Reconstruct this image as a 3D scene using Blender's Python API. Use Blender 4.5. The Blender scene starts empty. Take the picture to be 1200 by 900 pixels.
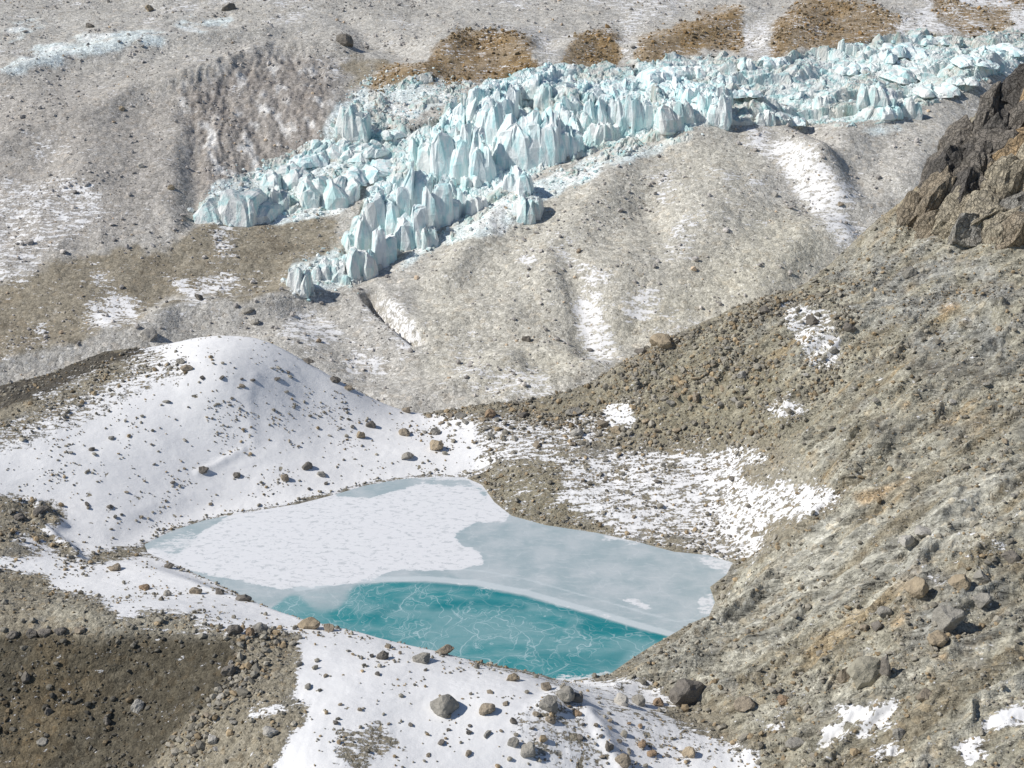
import bpy, math, random
import numpy as np
from mathutils import Vector, Matrix

random.seed(7)
RNG = np.random.default_rng(11)
# ------------------------------------------------------------------ camera, sky, sun, exposure
SC = bpy.context.scene
CAM_H = 150.0
PITCH = math.radians(22.0)
FOC = 1648.0                      # focal length in units of 1/1200 of the picture width
cam_d = bpy.data.cameras.new('camera')
cam_d.sensor_width = 36.0
cam_d.lens = 36.0 * FOC / 1200.0
cam_d.clip_start = 1.0
cam_d.clip_end = 6000.0
cam = bpy.data.objects.new('camera', cam_d)
cam.location = (0, 0, CAM_H)
cam.rotation_euler = (math.pi / 2 - PITCH, 0, 0)
SC.collection.objects.link(cam)
SC.camera = cam
SC.render.resolution_x, SC.render.resolution_y = 1024, 768

SUN_EL = math.radians(42.0)
SUN_DIR = Vector((-1.0, -0.12, 0)).normalized()       # towards the sun, on the ground
SUN_DIR = Vector((SUN_DIR.x * math.cos(SUN_EL), SUN_DIR.y * math.cos(SUN_EL), math.sin(SUN_EL)))
world = bpy.data.worlds.new('World')
SC.world = world
world.use_nodes = True
wn = world.node_tree
bg = wn.nodes['Background']
sky = wn.nodes.new('ShaderNodeTexSky')
sky.sky_type = 'NISHITA'
sky.sun_disc = False
sky.sun_elevation = SUN_EL
sky.sun_rotation = math.atan2(SUN_DIR.x, SUN_DIR.y)
sky.altitude = 2500
sky.air_density = 1.0
sky.dust_density = 1.0
wn.links.new(sky.outputs[0], bg.inputs[0])
bg.inputs[1].default_value = 0.09
sl = bpy.data.lights.new('sun', 'SUN')
sl.energy = 4.25
sl.angle = math.radians(0.5)
sl.color = (1.0, 0.96, 0.9)
sun = bpy.data.objects.new('sun', sl)
sun.rotation_euler = SUN_DIR.to_track_quat('Z', 'Y').to_euler()
SC.collection.objects.link(sun)
SC.view_settings.view_transform = 'Standard'
SC.view_settings.look = 'None'
SC.view_settings.exposure = 0.0
SC.view_settings.gamma = 1.0

# ------------------------------------------------------------------ helpers: rays, noise
CP, SP = math.cos(PITCH), math.sin(PITCH)

def ray(px, py):
    u = (np.asarray(px, float) - 600.0) / FOC
    v = -(np.asarray(py, float) - 450.0) / FOC
    return u, CP + v * SP, -SP + v * CP

def at(px, py, Y=None, z=None):
    """A photograph point at a known distance or height -> ground coordinates."""
    dx, dy, dz = ray(px, py)
    t = (Y / dy) if Y is not None else (z - CAM_H) / dz
    return (float(t * dx), float(t * dy), float(CAM_H + t * dz))

def project(X, Y, Z):
    z = Z - CAM_H
    dep = Y * CP - z * SP
    up = Y * SP + z * CP
    return 600.0 + FOC * X / dep, 450.0 - FOC * up / dep

_perm = RNG.permutation(512).astype(np.int64)
_perm = np.concatenate([_perm, _perm])
_ang = RNG.random(512) * 2 * np.pi
_gx, _gy = np.cos(_ang).astype(np.float32), np.sin(_ang).astype(np.float32)

def pn(x, y, seed=0):
    xi = np.floor(x).astype(np.int64); yi = np.floor(y).astype(np.int64)
    xf = (x - xi).astype(np.float32); yf = (y - yi).astype(np.float32)
    xi = (xi + seed * 37) & 511; yi = (yi + seed * 91) & 511
    def g(ix, iy, fx, fy):
        h = _perm[_perm[ix & 511] + (iy & 511)]
        return _gx[h] * fx + _gy[h] * fy
    u = xf * xf * xf * (xf * (xf * 6 - 15) + 10)
    v = yf * yf * yf * (yf * (yf * 6 - 15) + 10)
    a = g(xi, yi, xf, yf); b = g(xi + 1, yi, xf - 1, yf)
    c = g(xi, yi + 1, xf, yf - 1); d = g(xi + 1, yi + 1, xf - 1, yf - 1)
    return ((a + (b - a) * u) * (1 - v) + (c + (d - c) * u) * v) * 1.5

def fbm(x, y, octs=4, seed=0, gain=0.5):
    s = 0; a = 1.0; n = 0
    for k in range(octs):
        s = s + a * pn(x, y, seed + k * 3); n += a
        x = x * 2.03 + 5.3; y = y * 2.03 + 1.7; a *= gain
    return s / n

def ridged(x, y, octs=4, seed=0, gain=0.5):
    s = 0; a = 1.0; n = 0
    for k in range(octs):
        s = s + a * (1 - 2.0 * np.abs(pn(x, y, seed + k * 3))); n += a
        x = x * 2.07 + 3.1; y = y * 2.07 + 7.7; a *= gain
    return s / n

def sstep(a, b, x):
    t = np.clip((x - a) / (b - a), 0, 1)
    return t * t * (3 - 2 * t)

def cells(x, y, seed=0):
    """broken plates: edge distance, one random number per plate, offset from its middle"""
    xi = np.floor(x).astype(np.int64); yi = np.floor(y).astype(np.int64)
    f1 = np.full(x.shape, 9.0); f2 = np.full(x.shape, 9.0); hid = np.zeros(x.shape, np.int64); ox = np.zeros(x.shape); oy = np.zeros(x.shape)
    for i in (-1, 0, 1):
        for j in (-1, 0, 1):
            h = _perm[_perm[(xi + i + seed * 17) & 511] + ((yi + j + seed * 5) & 511)] & 511
            jx_ = (_ang[h] / (2 * np.pi)); jy_ = (_ang[(h * 7 + 3) & 511] / (2 * np.pi))
            dx = xi + i + jx_ - x; dy = yi + j + jy_ - y; d = np.hypot(dx, dy)
            m = d < f1
            f2 = np.where(m, f1, np.minimum(f2, d)); hid = np.where(m, h, hid); ox = np.where(m, -dx, ox); oy = np.where(m, -dy, oy); f1 = np.where(m, d, f1)
    return f2 - f1, hid, ox, oy

def crand(h, k): return _ang[(h * 13 + k * 29) & 511] / (2 * np.pi)

# plan of what covers the ground, traced as outlines and laid on the land
MX0, MY0, MS = -260, -260, 2.0
MW, MH = 860, 720

def area(polys, blur=3):
    """rasterised outlines: list of (value, [(px,py)...]); later ones win"""
    m = np.zeros((MH, MW), np.float32)
    yy = MY0 + (np.arange(MH) + .5) * MS
    xx = MX0 + (np.arange(MW) + .5) * MS
    for val, pts in polys:
        P = np.array(pts, float)
        j0 = max(0, int((P[:, 1].min() - MY0) / MS) - 1); j1 = min(MH, int((P[:, 1].max() - MY0) / MS) + 2)
        i0 = max(0, int((P[:, 0].min() - MX0) / MS) - 1); i1 = min(MW, int((P[:, 0].max() - MX0) / MS) + 2)
        X, Y = np.meshgrid(xx[i0:i1], yy[j0:j1])
        ins = np.zeros(X.shape, bool)
        n = len(P)
        for k in range(n):
            x1, y1 = P[k]; x2, y2 = P[(k + 1) % n]
            if y1 == y2: continue
            c = ((y1 > Y) != (y2 > Y)) & (X < (x2 - x1) * (Y - y1) / (y2 - y1) + x1)
            ins ^= c
        m[j0:j1, i0:i1][ins] = val
    for _ in range(2):
        if blur > 0:
            k = blur
            for ax in (0, 1):
                c = np.cumsum(np.pad(m, [(k + 1, k) if a == ax else (0, 0) for a in (0, 1)], mode='edge'), axis=ax, dtype=np.float64)
                hi = np.take(c, np.arange(2 * k + 1, c.shape[ax]), axis=ax)
                lo = np.take(c, np.arange(0, c.shape[ax] - 2 * k - 1), axis=ax)
                m = ((hi - lo) / (2 * k + 1)).astype(np.float32)
    return m

def look(m, px, py):
    fx = np.clip((px - MX0) / MS - .5, 0, MW - 1.01); fy = np.clip((py - MY0) / MS - .5, 0, MH - 1.01)
    ix = fx.astype(int); iy = fy.astype(int); fx = fx - ix; fy = fy - iy
    return (m[iy, ix] * (1 - fx) + m[iy, ix + 1] * fx) * (1 - fy) + (m[iy + 1, ix] * (1 - fx) + m[iy + 1, ix + 1] * fx) * fy

def rbf_fit(P, smooth=0.0):
    P = np.array(P, float)
    X, Z = P[:, :2] / 100.0, P[:, 2]
    n = len(P)
    d = np.hypot(X[:, None, 0] - X[None, :, 0], X[:, None, 1] - X[None, :, 1])
    K = d * d * np.log(d + 1e-9) + smooth * np.eye(n)
    A = np.zeros((n + 3, n + 3)); A[:n, :n] = K
    A[:n, n] = 1; A[:n, n + 1:] = X; A[n, :n] = 1; A[n + 1:, :n] = X.T
    w = np.linalg.solve(A, np.concatenate([Z, [0, 0, 0]]))
    return X, w

def rbf_eval(fit, x, y):
    C, w = fit
    x = x / 100.0; y = y / 100.0
    out = w[-3] + w[-2] * x + w[-1] * y
    for k in range(len(C)):
        d2 = (x - C[k, 0]) ** 2 + (y - C[k, 1]) ** 2
        out = out + w[k] * 0.5 * d2 * np.log(d2 + 1e-9)
    return out

def coarse_rbf(fit, x0, x1, nx, y0, y1, ny):
    xs = np.linspace(x0, x1, nx); ys = np.linspace(y0, y1, ny)
    X, Y = np.meshgrid(xs, ys)
    Z = rbf_eval(fit, X, Y)
    def f(x, y):
        fx = np.clip((x - x0) / (x1 - x0) * (nx - 1), 0, nx - 1.001); fy = np.clip((y - y0) / (y1 - y0) * (ny - 1), 0, ny - 1.001)
        ix = fx.astype(int); iy = fy.astype(int); fx = fx - ix; fy = fy - iy
        return (Z[iy, ix] * (1 - fx) + Z[iy, ix + 1] * fx) * (1 - fy) + (Z[iy + 1, ix] * (1 - fx) + Z[iy + 1, ix + 1] * fx) * fy
    return f

def poly_dist(x, y, pts, closed=False):
    P = np.array(pts, float)
    best = np.full(np.shape(x), 1e9)
    n = len(P)
    for k in range(n if closed else n - 1):
        a = P[k]; b = P[(k + 1) % n]
        ab = b - a
        t = np.clip(((x - a[0]) * ab[0] + (y - a[1]) * ab[1]) / (ab @ ab + 1e-9), 0, 1)
        best = np.minimum(best, np.hypot(x - a[0] - t * ab[0], y - a[1] - t * ab[1]))
    return best

def inside(x, y, pts):
    P = np.array(pts, float); ins = np.zeros(np.shape(x), bool)
    n = len(P)
    for k in range(n):
        x1, y1 = P[k]; x2, y2 = P[(k + 1) % n]
        if y1 == y2: continue
        ins ^= ((y1 > y) != (y2 > y)) & (x < (x2 - x1) * (y - y1) / (y2 - y1) + x1)
    return ins

# ------------------------------------------------------------------ the lake outline (ice level z = 0)
SHORE_PX = [(168, 638), (200, 622), (240, 609), (300, 598), (350, 590), (385, 581), (430, 568), (470, 561), (510, 558),
            (545, 559), (566, 568), (580, 588), (600, 604), (640, 615), (700, 624), (745, 634), (790, 646), (830, 650),
            (860, 659), (852, 674), (833, 688), (839, 706), (832, 722), (812, 730), (790, 743), (765, 757), (740, 773),
            (716, 790), (680, 797), (620, 800), (560, 803), (480, 785), (400, 757), (330, 722), (262, 688), (205, 662), (172, 648)]
SHORE = [at(x, y, z=0)[:2] for x, y in SHORE_PX]

# ------------------------------------------------------------------ near land: heights
NP_ = []
def n(px, py, **k): NP_.append(at(px, py, **k))
# dome of snow
for px, py, Y in [(260, 393, 348), (300, 396, 348), (215, 403, 346), (190, 404, 350), (350, 420, 345), (400, 449, 343), (450, 475, 343),
                  (500, 487, 343), (120, 414, 348), (60, 436, 342), (0, 452, 338), (-80, 480, 330), (-160, 500, 325)]:
    n(px, py, Y=Y)
for px, py, z in [(270, 440, 19.5), (270, 500, 11.0), (270, 560, 3.6), (150, 480, 15.5), (150, 550, 8.5), (150, 610, 3.0), (40, 500, 15), (40, 560, 10),
                  (-60, 540, 13), (360, 470, 10.5), (380, 520, 4.8), (430, 530, 3.0), (480, 530, 2.5), (540, 525, 2.5), (90, 650, 2.2), (30, 610, 6.5), (20, 590, 7.5), (-60, 610, 9)]:
    n(px, py, z=z)
# middle ground and its brink
for px, py, z in [(560, 484, 5), (600, 482, 5), (650, 476, 6.5), (600, 540, 3.5), (640, 575, 3.0), (700, 510, 6), (700, 560, 3.4), (720, 600, 2), (780, 560, 5), (800, 500, 10),
                  (850, 600, 3.5), (850, 540, 7.5), (880, 640, 2.2)]:
    n(px, py, z=z)
for px, py, Y in [(700, 450, 347), (760, 411, 350), (820, 385, 352), (880, 356, 354), (940, 340, 356), (985, 305, 362), (1020, 270, 367), (1060, 245, 371),
                  (1090, 215, 375), (1110, 185, 379), (1150, 135, 384), (1190, 106, 388), (1260, 60, 394), (1340, 20, 400)]:
    n(px, py, Y=Y)
# rock slope on the right
for px, py, Y in [(1200, 250, 348), (1200, 350, 312), (1200, 450, 279), (1200, 600, 237), (1200, 750, 203), (1200, 900, 172), (1100, 350, 326), (1100, 450, 290),
                  (1000, 450, 304), (1000, 380, 325), (1000, 530, 279), (1100, 600, 243), (1000, 600, 257), (1000, 680, 234), (1000, 750, 216), (1100, 750, 206),
                  (900, 450, 315), (900, 560, 285), (920, 620, 266), (880, 700, 243), (900, 750, 227), (1000, 820, 200), (1100, 840, 187), (1050, 900, 180),
                  (1350, 450, 265), (1350, 700, 205), (1350, 900, 168), (920, 840, 202)]:
    n(px, py, Y=Y)
for px, py, z in [(800, 770, 4.5), (760, 790, 3.0), (760, 806, 2.0), (820, 815, 3.2), (860, 800, 5.5), (700, 800, 0.8), (880, 870, 4.5), (800, 840, 3.4)]:
    n(px, py, z=z)
# ridge in the foreground
for px, py, z in [(200, 655, 2.0), (262, 672, 3.6), (340, 702, 6.0), (430, 736, 9.5), (500, 762, 12.2), (560, 789, 13.6), (620, 802, 13.0), (680, 812, 9.8),
                  (740, 832, 8.0), (800, 856, 6.6), (860, 884, 5.6), (900, 915, 5), (120, 662, 4.0), (60, 658, 5.2), (0, 655, 6.6), (-80, 655, 8),
                  (200, 690, 6.2), (300, 725, 10.4), (100, 700, 8.8), (0, 700, 10.4), (0, 743, 14), (70, 743, 14.6), (140, 742, 15), (210, 745, 15.2), (275, 748, 15.6), (-100, 745, 14),
                  (350, 745, 14), (420, 765, 14.4), (500, 810, 14.6), (400, 820, 15.8), (515, 845, 13.8), (620, 850, 13.2), (720, 870, 9.0), (700, 900, 8.4),
                  (600, 900, 11), (480, 900, 12.6), (370, 900, 14.5), (300, 810, 14.6), (290, 870, 13), (200, 800, 10.6), (120, 800, 9.6), (30, 800, 9.0), (180, 880, 6.2), (60, 880, 3.6), (-60, 880, 2), (230, 850, 10.6),
                  (780, 895, 6), (500, 980, 11), (200, 980, 4), (750, 990, 5), (900, 980, 8)]:
    n(px, py, z=z)
for k in range(0, len(SHORE) - 9, 2):
    NP_.append((SHORE[k][0], SHORE[k][1], 0.2))
near_fit = rbf_fit(NP_, smooth=0.002)
near_f = coarse_rbf(near_fit, -230, 260, 246, 110, 440, 166)

BRINK = [at(*p[:2], Y=p[2]) for p in [(-260, 520, 318), (-160, 500, 325), (-80, 480, 330), (0, 452, 338), (60, 436, 342), (120, 414, 348), (190, 404, 350), (260, 393, 348), (300, 396, 348),
                                      (350, 420, 345), (400, 449, 343), (450, 475, 343), (500, 487, 343), (560, 484, 343), (600, 482, 343), (650, 476, 344), (700, 450, 347), (760, 411, 350),
                                      (820, 385, 352), (880, 356, 354), (940, 340, 356), (985, 305, 362), (1020, 270, 367), (1060, 245, 371), (1090, 215, 375), (1110, 185, 379),
                                      (1150, 135, 384), (1190, 106, 388), (1260, 60, 394), (1340, 20, 400)]]
_bs = np.array([b[0] / b[1] for b in BRINK]); _by = np.array([b[1] for b in BRINK])

def lake_sd(X, Y):
    d = poly_dist(X, Y, SHORE, True)
    return np.where(inside(X, Y, SHORE), -d, d)

def line3(pts, **k):
    return [at(x, y, **k)[:2] for x, y in pts]

def near_height(X, Y, detail=True):
    s = X / Y
    Yb = np.interp(s, _bs, _by)
    over = np.maximum(0, Y - Yb)
    z = near_f(X, np.minimum(Y, Yb + 2))
    z = z - over * 0.45 - 0.012 * over * over
    if detail:
        px, py = project(X, Y, z)
        wx = X + 6 * fbm(X * .05, Y * .05, 3, 50); wy = Y + 6 * fbm(X * .05, Y * .05, 3, 60)
        right = look(M_RIGHT, px, py); snowy = look(M_SNOW_N, px, py); dark = look(M_DARK, px, py)
        rocky = look(M_ROCKY, px, py)
        z = z + 1.1 * fbm(wx * .045, wy * .045, 3, 1) * (1 - .5 * snowy)
        # ledges of bedrock running across the right slope, tilted down to the lake
        a = wx * 0.88 + wy * 0.475; b = -wx * 0.475 + wy * 0.88
        led = ridged(a * .022, b * .10, 4, 7, .55)
        z = z + right * 2.8 * led
        sharp = ridged(a * .07 + 3, b * .22, 4, 21, .6)
        z = z + right * (0.55 + .6 * sstep(-.1, .4, fbm(X * .03, Y * .03, 2, 33))) * sharp * 1.15
        rough = ridged(X * .35, Y * .35, 4, 12, .62)
        z = z + rough * (0.30 * (1 - snowy) + 0.035) * (1 + .8 * rocky)
        z = z + 0.28 * fbm(X * .9, Y * .9, 3, 15) * (1 - .9 * snowy)
        # terracettes and wind ripples of the snow
        z = z + snowy * .10 * fbm(wx * .25, wy * .7, 3, 19)
        z = z + dark * .45 * ridged((X + Y * .4) * .10, (Y - X * .4) * .35, 3, 27)
        clf = look(M_CLIFF, px, py)
        z = z + clf * (3.0 * ridged(X * .09, Y * .07, 4, 91, .6) + 1.2 * ridged(X * .3, Y * .25, 3, 95))
        # cliffy brink
        z = z + right * 2.6 * np.exp(-((Y - Yb + 3) / 6.0) ** 2) * fbm(s * 55, Y * 0.02, 3, 44)
        for pts, w, h in NEAR_RIDGES:
            z = z + h * np.exp(-(poly_dist(X, Y, pts) / w) ** 2) * (1 + .5 * fbm(X * .3, Y * .3, 2, 71))
    d = lake_sd(X, Y)
    t = sstep(0.0, 9.0, d)
    zs = .12 + .13 * np.minimum(d, 14) + (.12 * fbm(X * .5, Y * .5, 3, 80) if detail else 0)
    zl = np.where(over > 0, z, np.maximum(z, .5))
    z = np.where(d > 0, zs * (1 - t) + zl * t, -np.minimum(2.0, -d * .5) + .1)
    return z

# ------------------------------------------------------------------ coverage outlines of the near land
M_RIGHT = area([(1, [(700, 455), (820, 385), (940, 340), (1020, 270), (1110, 180), (1200, 100), (1450, -60), (1450, 1100), (930, 1100), (860, 850), (790, 800), (716, 792),
                     (790, 745), (840, 715), (835, 690), (862, 660), (900, 650), (985, 590), (900, 500), (760, 490)])], 5)
SN_N = [
    (1.0, [(-260, 640), (-260, 560), (0, 505), (60, 478), (130, 447), (190, 407), (215, 400), (250, 391), (300, 392), (350, 418), (400, 450), (470, 482), (500, 488), (545, 500), (570, 530),
           (568, 556), (545, 560), (430, 568), (300, 600), (170, 638), (120, 645), (100, 655), (60, 640), (80, 598), (40, 588), (0, 580)]),
    (1.0, [(500, 470), (330, 380), (190, 380), (150, 430), (300, 440), (480, 520)]),
    (.42, [(-40, 510), (60, 472), (140, 436), (188, 410), (196, 414), (150, 446), (60, 492), (-40, 540)]),
    (.48, [(30, 470), (70, 448), (110, 432), (170, 408), (190, 408), (140, 430), (90, 452), (60, 470)]),
    (.74, [(180, 425), (215, 415), (225, 435), (150, 470), (80, 505), (10, 535), (-20, 530), (60, 488)]),
    (.95, [(5, 618), (60, 612), (90, 640), (98, 656), (60, 655), (20, 632)]),
    (.15, [(20, 590), (60, 588), (80, 604), (45, 618), (60, 632), (92, 645), (80, 656), (38, 632), (0, 618), (-60, 610), (-60, 590)]),
    (.0, [(100, 655), (120, 645), (180, 638), (165, 650), (120, 660)]),
    # ridge
    (1.0, [(-260, 652), (0, 652), (60, 652), (100, 662), (170, 650), (262, 662), (340, 688), (430, 722), (560, 776), (620, 790), (700, 804), (800, 850), (890, 890), (920, 1100), (300, 1100),
           (320, 900), (350, 800), (350, 745), (260, 745), (250, 720), (180, 716), (140, 727), (110, 700), (55, 690), (55, 676), (15, 668), (-260, 668)]),
    (.0, [(-260, 668), (15, 668), (55, 678), (58, 690), (108, 702), (122, 714), (137, 726), (180, 718), (250, 722), (258, 740), (-260, 742)]),
    (.55, [(150, 738), (200, 735), (260, 738), (262, 746), (200, 744), (150, 742)]),
    (.8, [(215, 722), (252, 718), (255, 732), (230, 735)]),
    (.0, [(-260, 743), (140, 742), (270, 748), (325, 737), (335, 744), (322, 752), (305, 765), (296, 800), (288, 826), (300, 818), (325, 800), (340, 792), (348, 808), (332, 830),
          (366, 818), (352, 850), (335, 870), (322, 900), (300, 1100), (-260, 1100)]),
    (.9, [(285, 838), (335, 822), (340, 830), (300, 845)]),
    (.45, [(395, 860), (450, 845), (470, 870), (420, 905), (390, 890)]),
    (.66, [(615, 830), (650, 808), (680, 815), (690, 850), (720, 890), (700, 900), (640, 900), (600, 880), (600, 850)]),
    (.8, [(690, 805), (730, 815), (830, 860), (870, 885), (800, 900), (740, 880), (700, 840)]),
    (.8, [(645, 797), (716, 792), (760, 800), (800, 830), (760, 832), (700, 812), (650, 806)]),
    # middle ground
    (.58, [(545, 484), (560, 484), (650, 492), (700, 480), (745, 465), (745, 500), (690, 525), (600, 535), (565, 530), (545, 500)]),
    (.9, [(470, 482), (545, 486), (560, 510), (570, 535), (560, 556), (500, 560), (470, 520)]),
    (.64, [(565, 530), (640, 520), (650, 535), (830, 515), (905, 530), (880, 560), (955, 568), (985, 585), (960, 608), (905, 612), (888, 652), (862, 662), (820, 650), (740, 634), (640, 615), (600, 600), (570, 560)]),
    (.22, [(550, 556), (600, 540), (650, 540), (660, 565), (650, 585), (690, 605), (720, 622), (700, 628), (640, 617), (598, 606), (578, 590), (565, 568)]),
    (.35, [(740, 625), (800, 628), (830, 648), (800, 650), (745, 637)]),
    (.2, [(700, 500), (760, 515), (860, 505), (890, 520), (840, 530), (720, 528)]),
    (.15, [(860, 545), (950, 540), (930, 562), (880, 565)]),
    (.85, [(935, 572), (972, 568), (982, 592), (940, 602)]),
    (.62, [(905, 560), (940, 570), (930, 600), (900, 600)]),
    (.82, [(706, 476), (735, 470), (748, 485), (735, 500), (708, 495)]),
    (.62, [(912, 355), (938, 358), (968, 362), (990, 395), (985, 425), (955, 437), (935, 412), (922, 385)]),
    (.60, [(895, 478), (925, 460), (950, 480), (945, 490), (905, 492)]),
    # right foreground
    (.78, [(800, 850), (880, 880), (900, 882), (830, 900), (790, 900)]),
    (.95, [(975, 828), (1010, 826), (1050, 822), (1054, 838), (1010, 846), (985, 842), (976, 834)]),
    (.95, [(960, 852), (985, 847), (996, 856), (980, 868), (958, 875)]),
    (.9, [(1000, 858), (1028, 845), (1050, 842), (1040, 852), (1003, 867)]),
    (.85, [(905, 838), (945, 826), (950, 830), (910, 842)]),
    (.85, [(885, 850), (930, 845), (925, 853), (890, 856)]),
    (.85, [(1015, 882), (1050, 868), (1058, 880), (1030, 896)]),
    (.9, [(1150, 842), (1210, 815), (1240, 830), (1200, 850), (1150, 856)]),
    (.8, [(1118, 872), (1150, 862), (1162, 888), (1130, 900)]),
    (.8, [(1128, 628), (1148, 625), (1150, 633), (1132, 634)]), (.8, [(1155, 640), (1178, 628), (1180, 640), (1160, 646)]), (.8, [(1142, 648), (1160, 650), (1155, 658)]),
    (.8, [(1085, 670), (1103, 672), (1100, 680), (1088, 678)]),
]
M_SNOW_N = area(SN_N, 2)
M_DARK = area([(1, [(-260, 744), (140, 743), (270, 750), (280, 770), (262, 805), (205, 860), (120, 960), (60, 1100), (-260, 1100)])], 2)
M_ROCKY = area([(1, [(265, 735), (330, 733), (335, 760), (305, 800), (240, 860), (260, 910), (160, 960), (200, 860), (262, 800), (280, 765)]),
                (1, [(480, 470), (900, 340), (1000, 330), (980, 450), (900, 520), (700, 530), (500, 500)])], 3)
CLIFF = [(1075, 250), (1090, 210), (1115, 170), (1150, 130), (1195, 104), (1300, 50), (1300, 300), (1200, 290), (1130, 285), (1090, 275)]
M_CLIFF = area([(1, CLIFF)], 3)
NEAR_RIDGES = [
    (line3([(5, 596), (40, 590), (66, 603)], z=7.5), 1.6, 1.7),
    (line3([(45, 622), (80, 637), (92, 650)], z=4), 1.2, 1.1),
    (line3([(232, 556), (262, 545), (285, 537)], z=5), .9, .4),
    (line3([(296, 512), (292, 492), (303, 478)], z=9), 1.6, .22),
    (line3([(640, 845), (665, 812), (690, 835), (730, 880)], z=11), 2.0, 1.0),
    (line3([(860, 655), (930, 625), (1010, 590), (1120, 570)], z=9), 2.2, .9),
    (line3([(720, 790), (790, 742), (850, 715), (930, 650), (1060, 590)], z=6), 3.0, 1.3),
    (line3([(1055, 760), (1070, 690), (1110, 640)], z=17), 2.4, 1.6),
    (line3([(1100, 740), (1150, 690), (1200, 660)], z=21), 3.0, 1.6),
    (line3([(1040, 430), (1100, 408), (1180, 398)], z=37), 2.4, 2.2),
    (line3([(1060, 455), (1120, 445), (1200, 425)], z=34), 1.8, 1.6),
    (line3([(930, 500), (1000, 470), (1080, 455)], z=24), 1.8, 1.3),
    (line3([(950, 570), (1040, 540), (1160, 515)], z=22), 1.8, 1.3),
    (line3([(1000, 600), (1080, 580), (1200, 560)], z=24), 1.6, 1.2),
    (line3([(850, 700), (930, 655), (1020, 640)], z=10), 1.5, 1.0),
    (line3([(1130, 660), (1165, 650), (1210, 645)], z=25), 1.6, 1.6),
    (line3([(1150, 345), (1180, 360), (1215, 360)], z=47), 2.2, 2.4),
    (line3([(940, 855), (1050, 820), (1180, 790)], z=13), 2.0, 1.0),
]

# ------------------------------------------------------------------ far land: heights
FP = []
def fpt(px, py, Y): FP.append(at(px, py, Y=Y))
PROF = [(620, 345), (540, 372), (480, 402), (400, 446), (300, 502), (200, 566), (140, 612), (60, 700), (0, 788), (-60, 880), (-130, 1010)]
for px in (-250, -100, 50, 200, 350, 500, 650, 800, 950, 1100, 1250, 1400):
    for py, Y in PROF:
        dy = 0
        if py == 200: dy = -16 * math.exp(-((px - 860) / 170) ** 2) - 14 * math.exp(-((px - 1180) / 130) ** 2) + 18 * math.exp(-((px - 360) / 120) ** 2)
        if py == 140: dy = -10 * math.exp(-((px - 860) / 130) ** 2) + 6 * math.exp(-((px - 300) / 150) ** 2)
        if py == 300: dy = -12 * math.exp(-((px - 850) / 200) ** 2) + 10 * math.exp(-((px - 330) / 150) ** 2) - 8 * math.exp(-((px - 640) / 80) ** 2)
        fpt(px, py, Y + dy)
far_fit = rbf_fit(FP, smooth=0.001)
far_f = coarse_rbf(far_fit, -520, 560, 220, 330, 1060, 180)

def farpt(px, py):
    """where the line of sight through a point meets the smooth far land"""
    dx, dy, dz = ray(px, py)
    Y = np.linspace(345, 1040, 1400)
    t = Y / dy
    h = far_f(t * dx, Y)
    zz = CAM_H + t * dz
    k = np.argmax(zz < h)
    if not (zz < h).any(): k = len(Y) - 1
    return (float(t[k] * dx), float(Y[k]))

FR = [  # ridges (+) and gullies (-) of the far land: outline in the photo, width m, height m
    ([(1190, 90), (1150, 98), (1080, 130), (1000, 165), (960, 200)], 14, 9),
    ([(1150, 98), (1100, 160), (1060, 220)], 14, 6),
    ([(800, 175), (862, 140), (900, 158), (930, 190), (985, 240)], 13, 10),
    ([(862, 140), (850, 200), (820, 270), (760, 350)], 16, 6),
    ([(985, 280), (950, 285), (900, 320), (880, 370)], 14, 5),
    ([(900, 165), (920, 200), (960, 245), (1010, 270)], 8, -5),
    ([(940, 160), (980, 200), (1010, 240)], 7, -4),
    ([(730, 190), (690, 250), (670, 300), (665, 345)], 11, 5),
    ([(670, 306), (676, 330), (690, 370), (700, 420)], 6, -4.5),
    ([(760, 240), (780, 290), (770, 350), (740, 400)], 8, -3.5),
    ([(600, 240), (560, 290), (520, 330)], 9, 4.5),
    ([(430, 345), (445, 362), (470, 380), (493, 396)], 2.2, -8),
    ([(438, 338), (460, 358), (500, 384)], 4.0, 1.0),
    ([(340, 350), (300, 365), (200, 372), (170, 392), (100, 405), (0, 435), (-80, 470)], 9, 6.5),
    ([(350, 365), (400, 385), (440, 430)], 9, -4),
    ([(222, 140), (226, 200), (240, 262)], 5, -3.5),
    ([(205, 130), (206, 190), (216, 250)], 10, 2.5),
    ([(205, 110), (260, 95), (320, 60), (390, 60)], 10, 7),
    ([(165, 110), (110, 150), (100, 210)], 12, 4),
    ([(0, 180), (100, 130), (200, 95)], 16, 4),
    ([(0, 95), (70, 75), (140, 60), (230, 50), (300, 40)], 9, 5),
    ([(480, 95), (540, 42), (600, 45), (635, 80)], 12, 6),
    ([(500, 75), (440, 50), (400, 20)], 10, -4),
    ([(650, 75), (690, 48), (722, 50)], 10, 5), ([(750, 60), (820, 38), (870, 20)], 11, 5), ([(640, 60), (645, 90)], 8, -4), ([(735, 70), (740, 40)], 8, -4),
    ([(910, 50), (960, 10), (1040, 20)], 12, 5),
    ([(560, 470), (640, 455), (700, 440)], 7, 2.5),
    ([(470, 470), (520, 455), (600, 440)], 7, 3.0), ([(560, 440), (620, 415), (690, 425)], 6, 2.5), ([(520, 380), (560, 372), (600, 378)], 8, 2.5),
]
FAR_RIDGES = [([farpt(*p) for p in pts], w, h) for pts, w, h in FR]

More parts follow.
